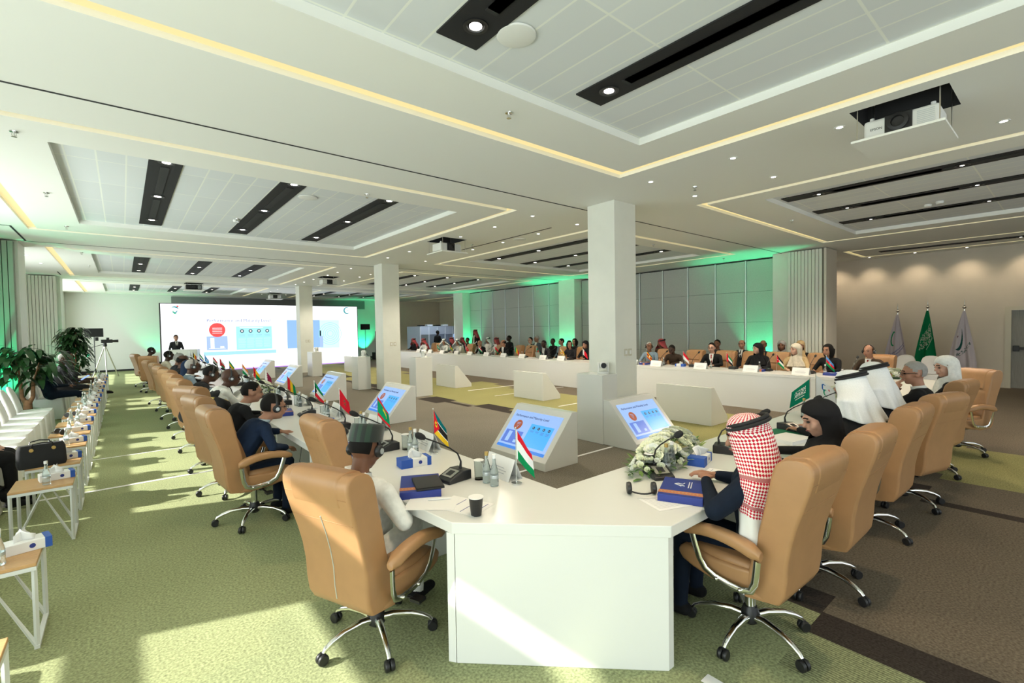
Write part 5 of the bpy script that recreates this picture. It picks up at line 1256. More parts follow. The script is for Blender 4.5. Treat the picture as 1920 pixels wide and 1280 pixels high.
# left run flags: (type, x, y, angle, label)
for kd, x, y, a, lb in (('red_white_green', 1.975, 2.36, -1.15, 'small red, white and green striped flag nearest the camera'), ('mozambique', 1.96, 3.40, -.75, 'small flag with yellow star on red triangle, teal, black and yellow bands'), ('mauritania', 1.96, 4.51, -.9, 'small green flag with gold crescent and red borders beside the empty chair'),
     ('morocco', 1.91, 5.45, -.75, 'small plain red flag with a dark star on the left run'), ('kuwait', 1.95, 6.50, -.6, 'small green, white and red striped flag with black hoist'), ('guinea', 1.89, 7.60, -.9, 'small red, yellow and green vertical striped flag by the cream flowers'), ('qatar', 1.97, 9.45, -.8, 'small white and maroon serrated flag'),
     ('bissau', 1.95, 10.3, -.6, 'small flag with black star on red beside yellow and green'), ('niger', 1.95, 11.4, -.9, 'small orange, white and green striped flag'), ('gabon', 1.95, 13.0, -.8, 'small green and yellow flag half hidden by a bald head'), ('oman', 1.95, 14.4, -.6, 'small red flag with green and white fly on the left run'),
     ('iraq', 1.95, 15.6, -.6, 'small red, white and black striped flag with green script'), ('somalia', 1.92, 17.1, -1.0, 'small sky blue flag with white star'), ('sierra', 1.92, 18.3, -.8, 'small green, white and blue striped flag'), ('belt', 1.92, 20.3, -.7, 'small black, yellow and red vertical striped flag near the lectern'), ('logo', 1.92, 21.4, -.7, 'small white emblem flag at the far end of the left run')):
    flag(kd, x, y, ang=-math.atan2(x, y)-.12+random.uniform(-.2, .2), label=lb)
# right run pair of flags on one spot
flag('logo', 6.14, 1.93, ang=-1.2, label='white table flag with blue, green and red ribbon emblem on the right run', h=.44, Lf=.24, Hf=.22, droop=.75)
flag('saudi', 6.05, 1.96, ang=PI-1.2, label='green table flag with white script and sword line on the right run', h=.40, Lf=.24, Hf=.22, droop=.75)
for kd, px, lb in (('azeri', 1549, 'small blue, red and green striped flag on the far table before the long haired woman'), ('jordan', 1456, 'small black, white and green flag with red triangle on the far table'), ('uae', 1362, 'small flag with red hoist and green, white, black bands on the far table'), ('indo', 1281, 'small red over white flag on the far table'),
     ('uganda', 1213, 'small black, yellow and red multi striped flag right of the near column'), ('bahrain', 1093, 'small red flag with white serrated hoist left of the near column'), ('brunei', 1051, 'small yellow flag with white and black diagonal on the far table'), ('bangla', 1006, 'small dark green flag with red disc on the far table'), ('mali', 966, 'small green, yellow and red vertical striped flag on the far table'),
     ('belarus', 928, 'small red over green flag on the far table'), ('tajik', 898, 'small red, white and green flag before the bald suited man'), ('turkey', 873, 'small red flag with white crescent and star on the far table'), ('togo', 844, 'small flag with green and yellow stripes and red corner on the far table'), ('saudi', 820, 'small green flag with white script at the far end of the far table')):
    flag(kd, 10.95, fy(px, 10.95, 675), ang=-(YAW+math.atan((px-960)/F_PX))-.05, label=lb, droop=.95, h=.37, Hf=.18, Lf=.21)
# microphones
LY = [2.72, 3.80, 4.92, 6.05, 7.15, 8.2, 9.3, 10.4, 11.6, 12.9, 14.2, 15.6, 17.0, 18.4, 19.8]
for k, y in enumerate(LY):
    put(mic0, 1.72, y, T, random.uniform(-.15, .15) if k else .12, f'black gooseneck microphone on the left run, {ORD[k]} from the near corner', 'gooseneck microphones')
for k, (x, y, a, lb) in enumerate(((2.80, 1.83, 1.05, 'black gooseneck microphone before the blue box, nearest on the right run'), (3.72, 1.80, 1.9, 'black gooseneck microphone behind the red checked headscarf'), (4.95, 1.77, 1.25, 'black gooseneck microphone before the woman in the black headscarf'), (5.9, 1.8, 1.5, 'black gooseneck microphone before the two white headscarves'), (6.9, 1.85, 1.5, 'black gooseneck microphone before the grey haired man'))):
    put(mic0, x, y, T, a+0.0, lb, 'gooseneck microphones')
for k, px in enumerate((1600, 1520, 1440, 1375, 1300, 1240, 1070, 1030, 985, 950, 915, 885, 855, 835)):
    put(mic0, 10.85, fy(px, 10.85, 680), T, PI, f'black gooseneck microphone on the far table, {ORD[k]} from the flag wall end', 'gooseneck microphones')
# name cards
for k, y in enumerate((2.57, 3.62, 4.68, 5.85, 6.95, 8.0, 9.1, 10.1, 11.2, 12.5, 13.7, 15.1, 16.4, 17.7)):
    put(card0, 2.02 if k < 4 else 1.95, y, T, random.uniform(-.1, .1) if k else -.05, f'white tent name card on the left run, {ORD[k]} from the near corner', 'white tent name cards')
for k, (px, w_) in enumerate(((1625, 1), (1502, 1), (1408, 1), (1314, 1), (1231, 1), (1187, 1), (1053, 1), (1019, 1), (980, 1), (945, 1), (913, 1), (882, 1), (857, 1), (830, 1), (808, 1), (786, 1))):
    put(card0, 10.50, fy(px, 10.50, 690), T, PI if k % 2 == 9 else 0, f'white tent name card on the far table, {ORD[k]} from the flag wall end', 'white tent name cards')
# bottles, glasses, tissues on the left run
for k, y in enumerate((2.47, 3.55, 4.62, 5.72, 6.85, 7.95, 9.0, 10.2)):
    put(bt1, 1.85, y+.05, T, 0, f'gold capped water bottle on the left run before the {ORD[k]} name card', 'water bottles on the table')
    put(bt0, 1.845, y-.04, T, 0, f'white capped water bottle on the left run before the {ORD[k]} name card', 'water bottles on the table')
    put(gl0, 1.85, y+.14, T, 0, f'paper covered drinking glass beside the {ORD[k]} pair of bottles on the left run', 'drinking glasses')
for x, y, lb in ((2.90, 1.83, 'gold capped bottle beside the near right microphone'), (5.75, 1.92, 'gold capped bottle under the green table flag')): put(bt1, x, y, T, 0, lb, 'water bottles on the table')
for x, y, lb in ((2.985, 1.84, 'clear bottle before the large white flowers'), (5.84, 1.88, 'clear bottle under the white emblem flag'), (6.5, 1.95, 'clear bottle beside the second flower bed on the right run')): put(bt0, x, y, T, 0, lb, 'water bottles on the table')
put(gl0, 2.83, 1.92, T, 0, 'paper covered glass before the large white flowers', 'drinking glasses')
for k, px in enumerate((1553, 1430, 1339, 1250, 1060, 1024, 985, 950)):
    put(bt0, 10.75, fy(px-6, 10.75, 680), T, 0, f'clear water bottle on the far table, {ORD[k]} from the flag wall end', 'water bottles on the table')
put(ts0, 1.68, 3.22, T, math.radians(-8), 'blue and white tissue box on the left run before the green hatted man', 'tissue boxes on the table')
put(ts0, 3.30, 1.80, T, math.radians(15), 'blue and white tissue box behind the large white flowers', 'tissue boxes on the table')
put(ts0, 1.66, 5.3, T, math.radians(20), 'blue and white tissue box on the left run by the red flag', 'tissue boxes on the table')
put(ts0, 10.8, fy(1580, 10.8, 680), T, 1.4, 'tissue box on the far table by the blue, red and green flag', 'tissue boxes on the table')
put(ts0, 10.8, fy(1276, 10.8, 680), T, 1.7, 'tissue box on the far table by the red over white flag', 'tissue boxes on the table')
# gift boxes with woven band
def giftbox(x, y, rz, lb, note=False):
    r = empty('blue_box', (x, y, T), rz, lb, 'box', 'royal blue boxes')
    b = MB().box(-.17, .17, -.125, .125, 0, .045).build('box_body', M['blue'], r, smooth=0, bevel=.003)
    MB().box(-.135, -.085, -.1262, .1262, -.0, .0462).build('woven_band', M['orange'], r, smooth=0)
    zz = MB()
    for k in range(12): zz.add([(-.130, -.12+.02*k, .0468), (-.11, -.112+.02*k, .0468), (-.09, -.12+.02*k, .0468), (-.11, -.104+.02*k, .0468)], [(0, 1, 2, 3)])
    zz.build('band_pattern', CL['beige'], r, smooth=0)
    e = MB(); 
    e.tube([(.03, .03, .046), (.045, .05, .046), (.06, .03, .046), (.05, .005, .046), (.075, -.005, .046)], .003, 5).tube([(.01, .01, .046), (.03, .03, .046), (.02, -.01, .046)], .003, 5)
    for k in range(2): e.box(-.01+.0*k, .11, -.035-.014*k, -.030-.014*k, .0455, .0465)
    e.build('box_emblem', M['paper'], r, smooth=0)
    return r
giftbox(1.45, 2.70, math.radians(62), 'royal blue box with a woven band under the black notebook')
giftbox(2.60, 1.53, math.radians(25), 'royal blue box with orange woven band and white emblem near the red headscarf')
giftbox(1.50, 6.35, math.radians(80), 'royal blue box before the man in the black suit')
giftbox(1.55, 3.95, math.radians(85), 'royal blue box beyond the green hat')
giftbox(4.98, 1.52, math.radians(20), 'royal blue box under the dark leaflet before the black headscarf')
for k, (x, y, lb) in enumerate(((10.75, fy(1420, 10.75, 690), 'royal blue box on the far table before the black headscarf'), (10.75, fy(1565, 10.75, 690), 'royal blue box on the far table by the young woman'), (10.75, fy(1205, 10.75, 690), 'royal blue box on the far table right of the near column'))): giftbox(x, y, 1.6, lb)
nb = MB().box(-.115, .115, -.08, .08, .002, .010, 1).box(-.12, .12, -.085, .085, .010, .014).box(-.12, .12, -.085, .085, 0, .003).box(-.12, -.114, -.085, .085, 0, .014).build('notebook', [M['black'], M['paper']], smooth=0)
nb.location = (1.47, 2.64, T+.047); nb.rotation_euler = (0, 0, math.radians(70)); tag(nb, 'black notebook lying on the near left blue box', 'notebook')
def sheet(name, x, y, rz, w_, h_, lb, m=None, th=.0015, z=T+.0005, lines=8, lc=None, cat='paper', lt=1):
    r = empty(name, (x, y, z), rz, lb, cat, 'papers on the table')
    MB().box(-w_/2, w_/2, -h_/2, h_/2, 0, th).build('sheet', m or M['paper'], r, smooth=0)
    if lines:
        p = MB()
        for k in range(lines): yy = h_/2-.03-(h_-.06)*k/max(1, lines-1); p.box(-w_/2+.02, w_/2-.02-(.03 if k % 3 == 2 else 0), yy-.0008*lt, yy+.0008*lt, th, th+.0004)
        p.build('printed_text', lc or bpy.data.materials['grey_print'], r, smooth=0)
    return r
sheet('paper_sheet', 1.50, 2.28, math.radians(20), .21, .297, 'white sheet with blue ruled lines beside the paper cup', lines=4, lc=M['blue'], lt=3)
sheet('paper_sheet', 1.38, 2.43, math.radians(48), .21, .297, 'white sheet under the pen, left of the ruled sheet', z=T+.0025, lines=0)
sheet('paper_sheet', 2.44, 1.52, math.radians(-20), .297, .21, 'printed white document at the near right corner', lines=14)
sheet('paper_sheet', 3.15, 1.52, math.radians(10), .21, .297, 'white sheet under the hand of the man in the red headscarf', lines=4, lc=M['blue'])
sheet('paper_sheet', 4.50, 1.62, math.radians(80), .24, .32, 'white binder before the woman in the black headscarf', th=.03, lines=0)
sheet('leaflet', 5.0, 1.60, math.radians(30), .15, .21, 'dark violet leaflet propped on the blue box', m=mat('violet_leaflet', (.03, .02, .08), .5), z=T+.047, lines=3, lc=M['paper'])
sheet('folder', 4.75, 1.75, math.radians(-10), .24, .31, 'green folder behind the white binder', m=M['green'], th=.008, lines=0)
sheet('leaflet', 1.62, 4.10, math.radians(40), .13, .19, 'dark blue leaflet on the left run beyond the green hat', m=M['blue'], lines=3, lc=M['paper'])
pn = MB().tube([(-.07, 0, .006), (.05, 0, .006), (.07, 0, .006)], [.005, .005, .001], 8).build('pen', M['paper']); pn.location = (1.44, 2.44, T+.004); pn.rotation_euler = (0, 0, -.55); tag(pn, 'white pen on the sheet left of the paper cup', 'pen')
cp = empty('paper_cup', (1.478, 2.118, T), 0, 'black paper cup with pale inside on the near left corner', 'cup')
MB().lathe([(.002, 0), (.029, 0), (.040, .098), (.042, .100), (.0385, .100), (.028, .006), (.002, .005)], 24).build('cup_wall', [M['black']], cp, smooth=50)
MB().lathe([(.002, .007), (.0275, .007), (.0375, .096), (.037, .099), (.036, .096), (.027, .010), (.002, .009)], 24).build('cup_inside', M['paper'], cp, smooth=50)
MB().lathe([(.038, .098), (.042, .0985), (.042, .1025), (.038, .1025)], 24).build('cup_rim', M['paper'], cp)
lp = empty('laptop', (10.85, fy(1016, 10.85, 670), T), PI-.3, 'silver laptop open on the far table before the man with earphones', 'laptop')
MB().box(-.12, .12, -.17, .17, 0, .015).build('keyboard_base', M['steel'], lp, smooth=0, bevel=.003); MB().box(.12, .13, -.17, .17, .01, .24, 0, Matrix.Rotation(.2, 4, 'Y')).build('lid', M['steel'], lp, smooth=0)
lp2 = copy_tree(lp, (6.75, 1.75, T), 1.3, 'dark laptop before the grey haired man on the right run')
# phones with spiral wiring: thin black cables under the left run
for k, (a, b) in enumerate((((1.36, 4.55, .72), (1.45, 4.7, .10)), ((1.36, 4.95, .72), (1.50, 5.2, .08)))):
    A, B = Vector(a), Vector(b); tag(MB().tube([A+Vector((0, 0, .055)), A, A.lerp(B, .4)+Vector((-.05, .06, 0)), A.lerp(B, .8)+Vector((.03, .05, 0)), B], .003, 6).build('cable', M['black']), ('thin black cable hanging under the left run behind the empty chair', 'second thin black cable hanging under the left run')[k], 'cable')

# ------------------------------------------------------------------ flowers
def flowers(x, y, z, lx, ly, lz, rz, nb_, nl, label, seed):
    rnd = random.Random(seed); r = empty('flower_arrangement', (x, y, z), rz, label, 'flowers', 'flower arrangements on the table')
    bl = MB()
    for _ in range(nb_):
        a = rnd.uniform(0, 2*PI); q = rnd.random()**.55; e = rnd.uniform(.1, 1)
        px, py = lx*q*math.cos(a), ly*q*math.sin(a); pz = lz*(1-q**2)*.9+.03+rnd.uniform(0, .02)
        nrm = Vector((px/lx, py/ly, .9+rnd.uniform(-.2, .3))).normalized(); Mx = Matrix.Translation((px, py, pz)) @ nrm.to_track_quat('Z', 'Y').to_matrix().to_4x4() @ Matrix.Rotation(rnd.uniform(0, 6), 4, 'Z')
        s = rnd.uniform(.030, .056) if q < .75 else rnd.uniform(.016, .030); mi = rnd.choice((0, 0, 1))
        for ring, (nr, tilt, sc_) in enumerate(((6, 1.15, 1.0), (5, .75, .78), (4, .35, .5))):
            for k in range(nr):
                aa = 2*PI*k/nr+ring*.5; w_ = s*.55*sc_; h_ = s*sc_
                P = Mx @ Matrix.Rotation(aa, 4, 'Z') @ Matrix.Rotation(tilt, 4, 'Y')
                bl.add([(0, -w_*.3, 0), (0, w_*.3, 0), (.003, w_, h_*.6), (-.004, w_*.6, h_), (-.004, -w_*.6, h_), (.003, -w_, h_*.6)], [(0, 1, 2, 5), (5, 2, 3, 4)], mi, P)
    tag(bl.build('blossoms', [M['petal'], M['petal2']], r, smooth=80), kind='stuff')
    lf = MB()
    for _ in range(nl):
        a = rnd.uniform(0, 2*PI); q = rnd.uniform(.3, 1.05)
        px, py = lx*q*math.cos(a), ly*q*math.sin(a); pz = max(.005, lz*(1-q**2)*.7)
        P = Matrix.Translation((px, py, pz)) @ Matrix.Rotation(a+rnd.uniform(-.6, .6), 4, 'Z') @ Matrix.Rotation(-rnd.uniform(.05, .9), 4, 'Y'); l = rnd.uniform(.05, .10)*(1.1 if q > .8 else .8); w_ = l*.16
        lf.add([(0, 0, 0), (l*.4, w_, .004), (l*.4, -w_, .004), (l*.8, w_*.7, .0), (l*.8, -w_*.7, .0), (l, 0, -.006)], [(0, 2, 1), (1, 2, 4, 3), (3, 4, 5)], 0 if rnd.random() < .7 else 1, P)
    tag(lf.build('leaves', [M['leaf'], mat('fresh_leaf', (.30, .42, .10), .5)], r, smooth=80), kind='stuff')
    MB().lathe([(.002, .0), (min(lx, ly)*.7, 0), (min(lx, ly)*.75, .03), (.002, .035)], 20).build('foam_tray', M['leafdark'], r)
flowers(3.22, 2.02, T, .58, .17, .17, math.radians(14), 210, 240, 'large cream white flower arrangement with green leaves on the near right table', 1)
flowers(7.0, 1.98, T, .42, .17, .17, math.radians(5), 90, 130, 'cream lily arrangement behind the white emblem flag on the right run', 2)
flowers(1.80, 8.75, T, .16, .42, .17, 0, 90, 110, 'pale yellow flower arrangement on the left run by the striped flags', 3)
flowers(10.75, 2.15, T, .15, .3, .14, 0, 40, 60, 'small yellow flowers at the far right corner of the table', 4)

# ------------------------------------------------------------------ potted trees
def tree(x, y, label, top=1.85, spread=.55, seed=1, fork=True):
    rnd = random.Random(seed); r = empty('potted_tree', (x, y, 0), 0, label, 'plant', 'potted trees')
    MB().lathe([(.002, 0), (.17, 0), (.21, .36), (.19, .37), (.18, .33), (.002, .33)], 20).build('pot', M['paint'], r)
    MB().lathe([(.002, .33), (.175, .33), (.175, .34), (.002, .345)], 16).build('soil', M['trunk'], r)
    tk = MB(); tk.tube([(0, 0, .33), (0, 0, .55)], [.07, .065], 10)
    tips = []
    if fork:
        for s in (-1, 1):
            tk.tube([(s*.02, -s*.02, .48), (s*.08, -s*.05, .60), (s*.10, -s*.07, .95)], [.045, .035, .030], 8)
            for q in range(3):
                a = rnd.uniform(0, 6); tp = (s*.10+.12*math.cos(a), -s*.07+.12*math.sin(a), rnd.uniform(1.15, 1.35)); tk.tube([(s*.10, -s*.07, .93), tp], [.012, .008], 6); tips.append(Vector(tp))
    else:
        for q in range(5):
            a = q*1.3; tp = (.15*math.cos(a), .15*math.sin(a), .9+.25*q); tk.tube([(0, 0, .5), (tp[0]*.5, tp[1]*.5, tp[2]*.6), tp], [.03, .02, .01], 6); tips.append(Vector(tp))
    tk.build('trunk', M['trunk'], r, smooth=60)
    lf = MB()
    for _ in range(210 if fork else 360):
        t0 = rnd.choice(tips); a = rnd.uniform(0, 2*PI); el = rnd.uniform(-.1, 1.3); l = rnd.uniform(.18, .30)
        out = rnd.uniform(.05, spread)
        base = t0+Vector((math.cos(a)*out*.7, math.sin(a)*out*.7, rnd.uniform(-.38, (top-t0.z)*.9)*(1-out/spread*.5)))
        base.z = min(base.z, top-.1); Mx = Matrix.Translation(base) @ Matrix.Rotation(a, 4, 'Z'); w_ = l*.19; pts = []
        n = 6
        for k in range(n+1):
            t = k/n; bx = l*(t-.12*t*t); bz = l*(.30*el*t-(.85)*t*t*(1.2-el*.4)); ww = w_*math.sin(PI*min(1, t*.93+.05))**.7
            pts += [(bx, ww, bz+.15*ww), (bx, 0, bz), (bx, -ww, bz+.15*ww)]
        lf.add(pts, [(3*k, 3*k+1, 3*k+4, 3*k+3) for k in range(n)]+[(3*k+1, 3*k+2, 3*k+5, 3*k+4) for k in range(n)], 0, Mx)
    tag(lf.build('foliage', M['leafdark'], r, smooth=80), kind='stuff')
tree(-1.47, 13.15, 'potted tree with forked brown trunk and drooping leaves before the green lit panels', 1.72, .62, 5)
tree(-1.22, 20.8, 'tall bushy potted plant beside the far window side column', 2.15, .30, 9, False)

# ------------------------------------------------------------------ flags on tall poles at the flag wall
def bigflag(x, y, fn, label, hz=2.16, wd=.40, seed=0):
    r = empty('standing_flag', (x, y, 0), 0, label, 'flag', 'three tall flags')
    MB().lathe([(.002, 0), (.17, 0), (.17, .03), (.05, .05), (.03, .09), (.002, .09)], 24).build('flag_base', M['chrome'], r)
    MB().tube([(0, 0, .05), (0, 0, hz)], .013, 10).build('flag_pole', M['chrome'], r)
    MB().lathe([(.002, hz-.02), (.016, hz), (.045, hz+.025), (.052, hz+.045), (.040, hz+.06), (.014, hz+.07), (.024, hz+.09), (.020, hz+.105), (.010, hz+.115), (.010, hz+.17), (.003, hz+.27)], 18).build('spear_finial', M['chrome'], r)
    zt, zb = hz-.06, .50
    def f(u, v):
        q = v**.8; ww = .035+wd*q*(.62+.10*math.sin(2.5*v)); yy = (u-.46)*2*ww*.62; zz = zt-(zt-zb)*v*(1-.10*(u-.5)**2*4*v)+(.16*(u-.5)*v)
        return (-.03-.05*v-.045*v*math.cos(u*11+seed)-.02*v*math.sin(u*23+v*3), yy, zz)
    MB().grid(lambda u, v: f(1-u, v), 120, 120, 0, col=fn).build('flag_cloth', M['dyed'], r, smooth=80)
Lv = (.58, .52, .55)
def f_left(u, v):
    if cresc(u, v, .27, .48, .15, 1.0, .30) : return (.0, .22, .08)
    w_ = v-.5*(u-.5)
    for c in (.68, .735):
        if abs(v+.38*(u-.5)-c-.02) < .014 and math.sin(u*95+9*math.sin(v*60)) > -.35 and .12 < u < .95: return (.16, .16, .32)
    return Lv
def f_mid(u, v):
    if .33 < v+.35*(u-.5) < .62 and .12 < u < .85 and math.sin(u*44+4*math.sin(v*31))*math.sin(v*62+3*math.sin(u*27)) > .12: return (.45, .50, .38)
    if abs(v+.55*(u-.5)-.68) < .007 and .50 < u < .9: return (.42, .48, .36)
    return (.0, .16, .055)
def f_right(u, v):
    d = math.hypot((u-.22), (v-.47)*1.0); a = math.atan2(v-.47, u-.22)
    if abs(d-.22) < .045*max(0, math.sin((a+.9)/2.6*PI)) and -.9 < a < 1.7: return (.01, .07, .06)
    if math.hypot(u-.20, v-.46) < .022: return (.10, .01, .02)
    if abs(v+.42*(u-.5)-.70) < .040 and .25 < u < .9 and math.sin(u*52+4*math.sin(v*44))*math.sin(v*70+3*math.sin(u*31)) > .10: return (.03, .09, .08)
    return Lv
bigflag(17.3, 3.35, f_left, 'left tall white flag with green crescent and slanted lettering', 2.07, .60, seed=0)
bigflag(17.3, 2.69, f_mid, 'middle tall green flag with pale script and sword line', 2.16, .52, seed=2)
bigflag(17.3, 1.95, f_right, 'right tall white flag with dark green crescent arc and dark script', 2.12, .62, seed=4)

# ------------------------------------------------------------------ projectors on lowered ceiling trays
def projector(x, y, drop, body, label, rz=PI, big_=1.0):
    r = empty('projector', (x, y, C-drop), rz, label, 'projector', 'ceiling projectors on lowered trays')
    tr = MB().box(-.33, .33, -.33, .33, -.02, 0).build('tray', M['ceil'], r, smooth=0)
    for sx in (-1, 1):
        for sy in (-1, 1): MB().tube([(sx*.29, sy*.29, 0), (sx*.29, sy*.29, drop+.3)], .005, 6).build('hanging_rod', M['steel'], r)
    b = MB().box(-.17, .19, -.27, .27, .03, .20).build('projector_body', body, r, smooth=0, bevel=.02)
    MB().box(-.185, -.165, -.09, .11, .04, .205).build('lens_housing', M['black'], b, smooth=0, bevel=.01)
    MB().lathe([(.03, 0), (.075, 0), (.078, .03), (.05, .035), (.045, .01), (.002, .008)], 22, 0, Matrix.Translation((-.18, .01, .12)) @ Matrix.Rotation(-PI/2, 4, 'Y')).build('lens', M['black'], b)
    v = MB()
    for k in range(8): v.box(-.174, -.168, -.24+.0, -.12, .05+.016*k, .056+.016*k)
    v.build('vent_grille', M['alu'], b, smooth=0)
    for sy in (-1, 1): MB().lathe([(.002, 0), (.028, 0), (.028, .012), (.018, .016), (.018, .04), (.002, .04)], 14, 0, Matrix.Translation((-.1, sy*.22, .195))).build('mount_knob', M['paint'], b)
    return b
b = projector(5.67, 1.06, .28, M['paint'], 'white projector on a lowered tray at the upper right, nearest', rz=0)
text('EPSON', .03, (-.1715, .22, .10), (PI/2, 0, -PI/2), M['dark'], b, 'lettering')
projector(5.67, 9.07, .28, M['paint'], 'white projector on a lowered tray left of the near column', rz=PI/2)
projector(5.9, 17.65, .30, M['paint'], 'white projector on a lowered tray above the far column', rz=PI/2)
projector(2.25, 22.55, .26, M['black'], 'black projector on a lowered tray before the far left bay', rz=PI/2)
projector(6.05, 26.25, .30, M['paint'], 'white projector on a lowered tray just before the screen', rz=PI/2)
# hatch outline at the top right
hx_ = at(1830, 135, C); tag(MB().box(5.36, 5.372, -.35, .18, C-.003, C+.002).box(5.36, 5.95, .17, .182, C-.003, C+.002).box(5.95, 5.962, -.35, .18, C-.003, C+.002).build('trim_7', M['dark'], smooth=0), kind='structure')

# ------------------------------------------------------------------ camera on tripod, stand lights, speakers, booths
tp = empty('broadcast_camera', (-.58, 26.3, 0), .1, 'broadcast video camera on a tall tripod by the back wall', 'camera')
for k in range(3):
    a = 2*PI*k/3+.5; MB().tube([(0, 0, 1.35), (.48*math.cos(a), .48*math.sin(a), .01)], .022, 6).build('tripod_leg', M['steel'], tp)
MB().box(-.12, .25, -.06, .06, 1.45, 1.60).box(.05, .14, -.10, .06, 1.60, 1.68).build('camera_body', M['black'], tp, bevel=.01)
MB().tube([(.25, 0, 1.53), (.44, 0, 1.53)], [.05, .06], 12).build('lens', M['black'], tp); MB().tube([(-.05, .03, 1.40), (-.5, .12, 1.25)], .012, 6).build('pan_handle', M['black'], tp)
MB().lathe([(.05, 1.30), (.07, 1.33), (.06, 1.45), (.002, 1.45)], 14).build('fluid_head', M['black'], tp); MB().box(-.30, -.20, -.05, .12, 1.55, 1.70).build('viewfinder', M['black'], tp)
def panel_light(x, y, h, label):
    r = empty('panel_light', (x, y, 0), 0, label, 'stand light', 'black panels on stands')
    MB().tube([(0, 0, .3), (0, 0, h)], .016, 8).build('pole', M['black'], r)
    for k in range(3): a = 2*PI*k/3; MB().tube([(0, 0, .45), (.35*math.cos(a), .35*math.sin(a), .012)], .012, 6).build('leg', M['black'], r)
    MB().box(-.28, .28, -.04, .04, h, h+.34).build('panel', M['blackmat'], r, smooth=0, bevel=.01)
panel_light(-.86, 24.8, 1.72, 'black panel on a slim stand left of the broadcast camera')
panel_light(11.3, 27.5, 1.85, 'black panel on a slim stand right of the big screen')
for x, y, h, lb in ((12.1, 27.8, 1.75, 'slim black column loudspeaker right of the big screen'), (-1.5, 22.4, 1.8, 'slim black column loudspeaker behind the far plant')):
    r = empty('column_loudspeaker', (x, y, 0), 0, lb, 'speaker', 'slim column loudspeakers'); MB().box(-.2, .2, -.2, .2, 0, .45).build('subwoofer', M['black'], r, bevel=.02, smooth=0); MB().box(-.05, .05, -.05, .05, .45, h).build('line_array', M['black'], r, bevel=.01, smooth=0)
bo = empty('interpreter_booth', (13.5, 24.6, 0), math.radians(8), 'row of grey interpreter booths with windows at the far right', 'booth')
for k in range(5):
    x0 = -.1+.62*k
    MB().box(x0, x0+.60, -.04, .0, .0, .85).build('lower_panel', M['booth'], bo, smooth=0); MB().box(x0, x0+.60, -.04, 0, 1.50, 1.95).build('upper_panel', M['booth'], bo, smooth=0)
    MB().box(x0-.02, x0+.02, -.06, .02, 0, 1.97).build('post', M['boothframe'], bo, smooth=0)
    MB().box(x0+.02, x0+.58, -.025, -.015, .85, 1.50).build('booth_window', M['winglass'] if k != 4 else M['w_sky'], bo, smooth=0)  # last pane glows, the lit booth inside put into its colour
MB().box(-.1, 3.0, 1.2, 1.25, 0, 1.95).box(-.12, 3.02, -.05, 1.25, 1.95, 1.99).box(-.12, -.08, 0, 1.25, 0, 1.95).box(3.0, 3.04, 0, 1.25, 0, 1.95).build('booth_shell', M['booth'], bo, smooth=0)
for k in range(4): tag(MB().box(13.6+.55*k, 13.95+.55*k, 25.0, 25.3, 2.0, 2.08+.02*(k % 2)).build('equipment_case', M['boothframe'] if k % 2 else M['black'], smooth=0, bevel=.01), ('left', 'second', 'third', 'right')[k]+' flat equipment case lying on top of the interpreter booths', 'case')
# white floor tapes and low cable ramps
for k, (x0, x1, y0, y1) in enumerate(((-1.2, 1.25, 7.20, 7.25), (-1.0, .9, 9.02, 9.05), (2.25, 5.6, 4.42, 4.46), (7.6, 10.2, 7.52, 7.57), (7.7, 10.2, 11.3, 11.36), (7.6, 10.2, 9.9, 9.94), (4.7, 5.55, 5.28, 5.33), (4.7, 5.55, 5.72, 5.76), (2.2, 2.27, -1.5, 1.2), (7.5, 10.2, 3.6, 3.65))):
    tag(MB().box(x0, x1, y0, y1, .0005, .003).build('floor_tape', M['paper'], smooth=0), f'white tape strip on the carpet, {["crossing the aisle by the left row", "thin one farther up the left aisle", "before the centre kiosk", "running to the far table right of centre", "running to the far table behind the middle pedestal", "running to the far table beyond it", "just left of the near column", "second left of the near column", "by the nearest right chair", "before the right back turned kiosk"][k]}', 'tape', 'white floor tapes')

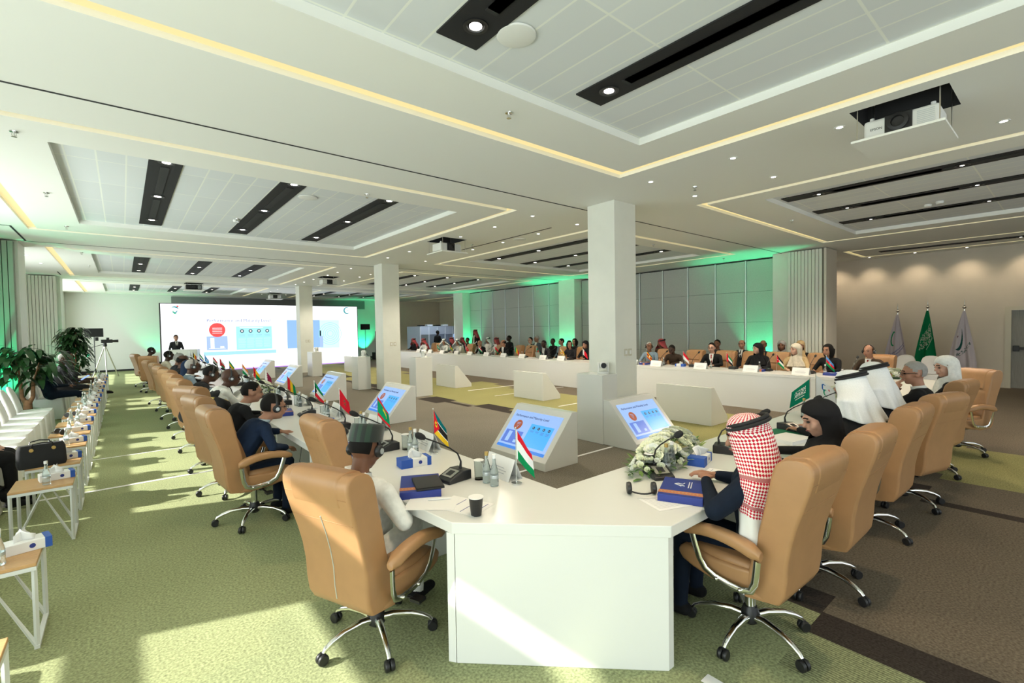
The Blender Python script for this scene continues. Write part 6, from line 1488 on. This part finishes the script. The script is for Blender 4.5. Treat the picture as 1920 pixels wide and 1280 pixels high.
# ------------------------------------------------------------------ the room's own lamps and added fill spots
def spot(x, y, z, e, ang=1.2, d=(0, 0, -1), col=WARM, r=.05, blend=.5, name='spot_lamp'):
    lamp(name, 'SPOT', (x, y, z), e, col, dir=d, spot_size=ang, spot_blend=blend, shadow_soft_size=r)
for y in (5.0, 4.1, 3.03, 1.95, .85): spot(17.44, y, C-.02, 40, 1.5, (.52, 0, -1), r=.12, blend=1.0)
for x, y in ((8.55, 2.0), (9.98, .8), (8.55, 9.0), (11.5, 9.0), (9.98, 17.5)): spot(x, y, C+.05, 150, 2.0, r=.08)
for x, y in ((1.9, 2.3), (3.3, .7), (5.66, 2.65)): spot(x, y, C+.03, 110, 1.9, r=.06)
for x, y in ((1.9, 8.7), (3.3, 17.2), (6.8, 12.0)): spot(x, y, C+.03, 110, 2.0, r=.08)
spot(15.5, 26.5, C-.05, 160, 1.9); spot(13.6, 22.6, C-.05, 220, 1.6, (.1, .55, -1), col=(.85, .92, 1.0))  # the second, bluish spot is added to brighten the booths
for x, y in ((8.9, 6.4), (5.66, 7.3), (6.82, 10.84), (5.66, 16.0), (6.82, 19.8)): spot(x, y, C-.03, 260, 2.5, r=.10, col=(1, .90, .74))  # wide spots added to brighten the middle of the hall
for x, y in ((9.98, 4.0), (9.98, 11.4), (9.98, 19.0), (12.0, 2.0)): spot(x, y, C-.03, 190, 2.5, r=.10, col=(1, .86, .68))  # wide fill spots added over the far side, apart from the fittings
# green LED uplights at the piers and the back wall
def uplight(x, y, e, d, label, ang=1.0):
    r = empty('led_uplight', (x, y, 0), 0, label, 'uplight', 'green LED uplights')
    MB().lathe([(.002, 0), (.07, 0), (.075, .10), (.065, .10), (.06, .085), (.002, .085)], 16).build('lamp_can', M['black'], r); MB().lathe([(.002, .088), (.058, .088), (.058, .092), (.002, .092)], 14).build('led_face', M['ledgreen'], r)
    spot(x, y, .13, e, ang, d, GREEN, .04, .6, 'green_led')
uplight(14.55, 5.95, 330, (.12, .02, 1), 'green LED uplight on the floor by the right pier', 1.3)
uplight(14.15, 13.75, 330, (.15, 0, 1), 'green LED uplight on the floor before the middle right pier', 1.3)
uplight(14.5, 15.0, 160, (.12, 0, 1), 'green LED uplight on the floor left of the middle right pier', 1.0)
uplight(14.45, 20.9, 230, (.14, .1, 1), 'green LED uplight on the floor by the farthest right pier', 1.2)
uplight(12.2, 29.5, 300, (-.02, .16, 1), 'green LED uplight on the floor at the wall right of the screen', 1.3)
uplight(1.3, 29.3, 110, (.0, .12, 1), 'green LED uplight on the floor at the wall left of the screen', 1.4)
uplight(-2.25, 13.1, 300, (.0, .75, 1), 'green LED uplight on the floor behind the near potted tree', 1.3)
uplight(-1.4, 21.25, 60, (.1, .2, 1), 'green LED uplight on the floor behind the far plant', 1.3)
uplight(-2.9, 11.9, 120, (.1, .1, 1), 'green LED uplight on the floor by the left edge pier', 1.4)
